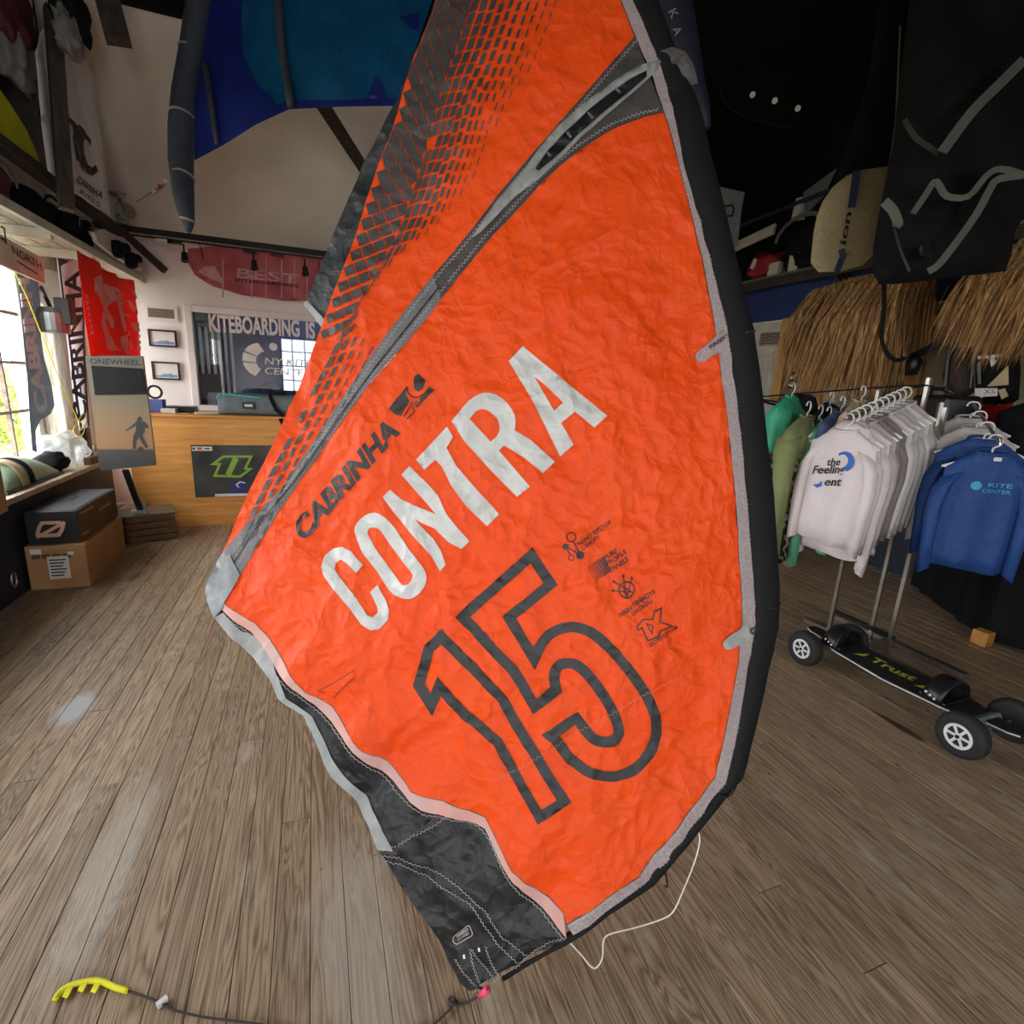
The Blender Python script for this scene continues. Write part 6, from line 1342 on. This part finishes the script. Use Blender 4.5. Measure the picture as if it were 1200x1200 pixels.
# ------------------------------------------------------------------ goods behind the racks
bp = thing('backpack', at(1165, 475, x=4.3), 'black backpack with a tan triangle and paper size tag under the thatch', 'backpack')
XB = 4.28
V_ = lambda u, v, l=0.0: at(u, v, x=XB - l)
pouch_pts = [(1145, 408), (1160, 402), (1185, 398), (1196, 405), (1196, 440), (1194, 468), (1185, 474), (1150, 474), (1143, 466), (1142, 430)]
V, T = cdt([pouch_pts], 7); f = [V_(u, v, 0.10 * min(1, seg_dist(pouch_pts, u, v) / 8)) for u, v in V]; bk_ = [V_(u, v, -0.08) for u, v in V]; n = len(V)
MB().add(f + bk_, T + [tuple(i + n for i in t[::-1]) for t in T]).build('body', M['black_cloth'], bp, smooth=True)
MB().prism([V_(1157, 453, 0.115), V_(1182, 428, 0.115), V_(1182, 451, 0.115)], (-0.004, 0, 0)).build('tan_patch', M['tan'], bp); MB().prism([V_(1143, 455, 0.115), V_(1169, 455, 0.115), V_(1169, 464, 0.115), V_(1152, 465, 0.115), V_(1147, 472, 0.115), V_(1143, 470, 0.115)], (-0.004, 0, 0)).build('size_tag', M['label'], bp)
mb = MB(); V, T = px_text('XS', (1153, 461.5), (1166, 461), (0, -5), 0.0); mb.add([V_(u, v, 0.122) for u, v in V], T); mb.build('tag_lettering', M['red'], bp)
MB().prism([V_(1170, 457, 0.115), V_(1178, 455, 0.115), V_(1182, 464, 0.115), V_(1174, 468, 0.115)], (-0.004, 0, 0)).build('size_tag', M['tan'], bp); MB().prism([V_(1160, 421, 0.115), V_(1165, 419, 0.115), V_(1168, 424, 0.115), V_(1162, 430, 0.115)], (-0.004, 0, 0)).build('paper_tag', M['label'], bp)
MB().ribbon([V_(1146, 419, 0.115), V_(1160, 418, 0.115), V_(1174, 416, 0.115)], 0.02, (-1, 0, 0), 0.004).build('zip', M['chrome'], bp); MB().ribbon([V_(1147, 425, 0.115), V_(1148, 450, 0.115)], 0.018, (-1, 0, 0), 0.003).build('side_print', M['strap_grey'], bp)
MB().tube([V_(1162, 420, 0.11), V_(1162, 398, 0.1), V_(1163, 340, 0.05)], 0.006, 6).build('hanging_cord', M['strap_grey'], bp)
o = thing('dark_net_bag', at(1125, 465, x=4.35), 'dark brown mesh bag hanging left of the black backpack', 'bag')
V, T = cdt([[(1110, 420), (1120, 408), (1140, 406), (1142, 460), (1128, 468), (1106, 452), (1104, 440)]], 7); f = [at(u, v, x=4.34 - 0.06 * min(1, seg_dist([(1110, 420), (1120, 408), (1140, 406), (1142, 460), (1128, 468), (1106, 452), (1104, 440)], u, v) / 8)) for u, v in V]; bk_ = [at(u, v, x=4.40) for u, v in V]; n = len(V)
MB().add(f + bk_, T + [tuple(i + n for i in t[::-1]) for t in T]).build('body', mat('brown_mesh', srgb(66, 50, 42), 0.8, nscale=40, col2=srgb(46, 34, 28)), o, smooth=True)
for a in ((1106, 440), (1137, 430)): MB().ribbon([at(a[0], a[1] + 25, x=4.27), at(a[0] + 3, a[1], x=4.27), at(a[0] + 6, a[1] - 30, x=4.30)], 0.014, (-1, 0, 0), 0.003).build('strap', M['strap_grey'], o)
sc_ = thing('suitcase', (3.95, 2.36, 1.0), 'black hard suitcase with chrome edge standing behind the shirt row', 'suitcase')
rs = Matrix.Rotation(math.radians(-35), 3, 'Z'); c = Vector((3.98, 2.36, 1.30))
MB().box(c, (0.22, 0.46, 0.56), rs).build('shell', M['black_gloss'], sc_, bevel=0.03); MB().box(c + rs @ Vector((-0.115, -0.21, 0)), (0.02, 0.03, 0.46), rs).build('chrome_edge', M['chrome'], sc_); MB().tube([c + rs @ Vector(q) for q in ((-0.05, 0.1, 0.28), (-0.05, 0.1, 0.32), (-0.05, -0.1, 0.32), (-0.05, -0.1, 0.28))], 0.012, 8).build('handle', M['black_gloss'], sc_)
st = thing('display_table', (4.45, 2.35, 0), 'table under a floor-length black cloth behind the rash guards', 'table')
PT = [(4.72, 2.72), (4.10, 1.86), (4.45, 1.20), (4.86, 1.20), (4.86, 2.72)]
mb = MB(); rg = []; PTs = resample(PT, 0.04)
for z in (0.02, 0.3, 0.7, 0.97, 1.0):
    rg.append([(x + (4.55 - x) * (0.0 if z < 0.98 else 0.04) + 0.012 * math.sin(i * 0.9) * (1 - z), y + 0.012 * math.cos(i * 1.3) * (1 - z), z) for i, (x, y) in enumerate(PTs)])
mb.rings(rg).build('table_cloth', M['black_cloth'], st, smooth=False)
tag(MB().bb(4.0, 4.09, 1.80, 1.89, 0.002, 0.10).build('wood_foot_block', M['bamboo'], bevel=0.008), 'small orange wooden block on the floor beside the black cloth', 'block')
tag(MB().blob(at(1160, 495, x=4.2), (0.16, 0.34, 0.22), 13, 0.35, 2.4, 20).build('red_tee', M['redtee'], smooth=True), 'bright red folded tee on the black table behind the hanger arm', 'shirt')
tag(MB().blob(at(1178, 508, x=4.1), (0.14, 0.22, 0.2), 14, 0.35, 2.4, 20).build('green_tee', mat('bottle_green_cotton', srgb(38, 110, 84), 0.8), smooth=True), 'green folded tee beside the red one behind the hanger arm', 'shirt')
g = garment('black_jacket', at(1240, 452, d=2.9), RZ2, 'black jacket hanging at the right edge behind the rash guards', 'jacket', M['black_cloth'], w=0.46, ln=0.66, sleeve=0.5, th=0.10, seed=130)
hanger(at(1240, 452, d=2.9), RZ2, 'hanger of the black jacket at the right edge', None)

# ------------------------------------------------------------------ mountain board on the floor
mbd = thing('mountain_board', (2.81, 1.58, 0), 'black four-wheeled mountain board with white hubs on the floor by the rack', 'skateboard')
def deck_z(y):
    t = (y - 1.58) / 0.50; return 0.135 + 0.0 * t + (0.012 * max(0, abs(t) - 0.55) / 0.45 if abs(t) > 0.55 else 0) - 0.02 * max(0, 0.5 - abs(t))
rg = []; edge = []
for i in range(29):
    t = -1 + 2 * i / 28; y = 1.58 + t * 0.53; hw = 0.115 * (1 - 0.12 * abs(t)) * (1 if abs(t) < 0.55 else 1 - 0.58 * min(1, (abs(t) - 0.55) / 0.2)) * (1 if abs(t) < 0.93 else 0.6); z = deck_z(y)
    rg.append([(2.81 - hw, y, z - 0.007), (2.81 + hw, y, z - 0.007), (2.81 + hw, y, z + 0.007), (2.81 - hw, y, z + 0.007)]); edge.append((2.81 - hw - 0.001, y, z - 0.003))
MB().rings(rg).build('deck', M['deck_black'], mbd)
MB().tube(edge, 0.0035, 6).build('deck_edge', M['white'], mbd)
gr = MB()
text3d(gr, 'Trust', (2.79, 1.73, 0.145), (0.1, -1, 0), (1, 0.1, 0), 0.07, 0.02, width=0.22); gr.add([(2.77, 1.48, .146), (2.86, 1.44, .146), (2.80, 1.40, .146)], [(0, 1, 2)]); gr.add([(2.76, 1.80, .146), (2.86, 1.77, .146), (2.80, 1.76, .146)], [(0, 1, 2)])
for p in gr.v: p.z = deck_z(p.y) + 0.009
gr.build('deck_print', M['lime'], mbd)
for (yc, dirn) in ((1.98, 1), (1.17, -1)):
    for s in (-1, 1):
        c = Vector((2.81 + s * 0.185, yc, 0.102)); ax = (s, 0, 0)
        wh = MB().lathe([(0.055, -0.03), (0.075, -0.036), (0.094, -0.03), (0.101, -0.012), (0.101, 0.012), (0.094, 0.03), (0.075, 0.036), (0.055, 0.03)], c, ax, 28).build('wheel', M['rubber'], mbd, smooth=True)
        hb_ = MB().lathe([(0.044, 0.018), (0.056, 0.018), (0.056, 0.034), (0.044, 0.034), (0.044, 0.018)], c, ax, 24).lathe([(0.0, 0.014), (0.016, 0.014), (0.016, 0.036), (0.0, 0.036)], c, ax, 12)
        for k in range(6):
            a = k * math.pi / 3; hb_.box(c + Vector((s * 0.026, 0.03 * math.cos(a), 0.03 * math.sin(a))), (0.014, 0.034, 0.011), Matrix.Rotation(a, 3, 'X'))
        hb_.build('hub', M['hub'], wh)
        MB().lathe([(0.0, 0.010), (0.048, 0.010), (0.048, 0.014), (0, 0.014)], c, ax, 20).build('hub_plate', M['strap_grey'], wh); MB().lathe([(0.0, 0.036), (0.008, 0.036), (0.008, 0.042), (0, 0.042)], c, ax, 8).build('axle_nut', M['metal_dark'], wh)
    MB().tube([(2.81 - 0.18, yc, 0.102), (2.81 + 0.18, yc, 0.102)], 0.008, 8).build('axle', M['metal_grey'], mbd); MB().box((2.81, yc - dirn * 0.03, 0.125), (0.16, 0.08, 0.045), Matrix.Rotation(dirn * 0.5, 3, 'X')).build('truck', M['metal_grey'], mbd, bevel=0.01)
for yc, lean in ((1.90, 0.2), (1.36, -0.2)):
    b = thing('x', (0, 0, 0), 'x', 'x'); bpy.data.objects.remove(b)
    zz = deck_z(yc) + 0.007
    st_ = MB().grid(lambda s, t: Vector((2.81 - 0.115 * math.cos(math.pi * s) * 0.92, yc + (t - 0.5) * 0.085 + 0.03 * math.sin(math.pi * s) * lean, zz + 0.095 * math.sin(math.pi * s))), 16, 3).build('binding_strap', M['black_gloss'], mbd, smooth=True, thick=0.014)
    for k in range(3): MB().lathe([(0.005, 0), (0.005, 0.006), (0, 0.006)], (2.695, yc - 0.02 + 0.02 * k, zz + 0.02 + 0.008 * k), (-1, 0, 0.3), 8).build('rivet', M['white'], mbd)
    MB().box((2.81, yc, zz + 0.006), (0.2, 0.12, 0.012)).build('binding_base', M['black_gloss'], mbd, bevel=0.004)

# ------------------------------------------------------------------ line on the floor
kl = thing('kite_line', at(150, 1161, z=0), 'dark kite line on the floor with yellow pigtail and pink knot', 'line')
yl = [at(u, v, z=0.008) for u, v in smooth_open([(64, 1172), (70, 1163), (82, 1155), (96, 1151), (110, 1149), (122, 1151), (135, 1157), (150, 1161)], 3)]; MB().tube(yl, 0.007, 8).build('yellow_pigtail', M['yellow'], kl, smooth=True)
for u, v in ((80, 1163), (98, 1156), (113, 1157)): MB().ribbon([at(u + 2, v - 6, z=0.010), at(u - 1, v, z=0.012), at(u - 4, v + 6, z=0.006)], 0.014, (0, 0, 1), 0.003).build('tab', M['yellow'], kl)
dl = [tuple(at(u, v, z=0.006)) for u, v in [(150, 1161), (170, 1168), (186, 1174), (205, 1184), (240, 1192), (295, 1199), (360, 1208), (440, 1214), (500, 1204), (522, 1188), (532, 1176), (530, 1168), (526, 1172), (533, 1178)]] + [tuple(at(u, v, d=dd)) for u, v, dd in [(548, 1174, 1.30), (560, 1168, 1.26), (566, 1163, 1.24)]]
MB().tube(smooth_open(dl, 4), 0.0028, 6).build('cord', mat('dark_purple_cord', srgb(62, 48, 52), 0.7), kl, smooth=True)
MB().box(at(190, 1174, z=0.008), (0.022, 0.012, 0.012), Matrix.Rotation(0.6, 3, 'Z')).build('white_bead', M['white'], kl)
MB().tube([at(562, 1167, d=1.25), at(571, 1160, d=1.22)], [0.006, 0.009], 8).build('pink_knot', mat('hot_pink', srgb(240, 80, 110), 0.6), kl, smooth=True)
MB().tube([at(571, 1160, d=1.22), P(560, 1152, 0.0)], 0.003, 6).build('tip_loop', M['metal_dark'], kl)

# ------------------------------------------------------------------ greenery outside the left windows
M['leaf'] = mat('pale_green_leaves', srgb(120, 150, 80), 0.7, nscale=2, col2=srgb(150, 150, 70), transl=0.2)
rr = random.Random(5)
for i, (c, s_, lab) in enumerate([((-7.0, 16.5, -0.6), (2.2, 2.2, 1.9), 'sunlit green shrub outside, low in the left window'), ((-9.5, 19.0, -0.8), (3.5, 3.0, 1.6), 'pale shrub further off outside the left window')]):
    sb = thing('shrub', c, lab, 'shrub'); mb = MB()
    for k in range(1600):
        d = Vector((rr.gauss(0, 1), rr.gauss(0, 1), abs(rr.gauss(0, 1)))).normalized() * rr.uniform(0.6, 1); p = Vector((c[0] + d.x * s_[0] / 2, c[1] + d.y * s_[1] / 2, c[2] + d.z * s_[2]))
        a = Vector((rr.uniform(-1, 1), rr.uniform(-1, 1), rr.uniform(-1, 1))).normalized() * 0.09; b = a.orthogonal().normalized() * 0.05
        mb.add([p - a, p + b, p + a, p - b], [(0, 1, 2, 3)])
    o = mb.build('foliage', M['leaf'], sb); o['kind'] = 'stuff'
    MB().tube([Vector(c), Vector(c) + Vector((0, 0, s_[2] * 0.6))], [0.06, 0.03], 8).build('stem', M['darkwood'], sb)
gd = MB().bb(-40, -2.5, -20, 40, -0.95, -0.85); struct(gd.build('ground', mat('pale_ground', srgb(150, 150, 130), 0.9)))
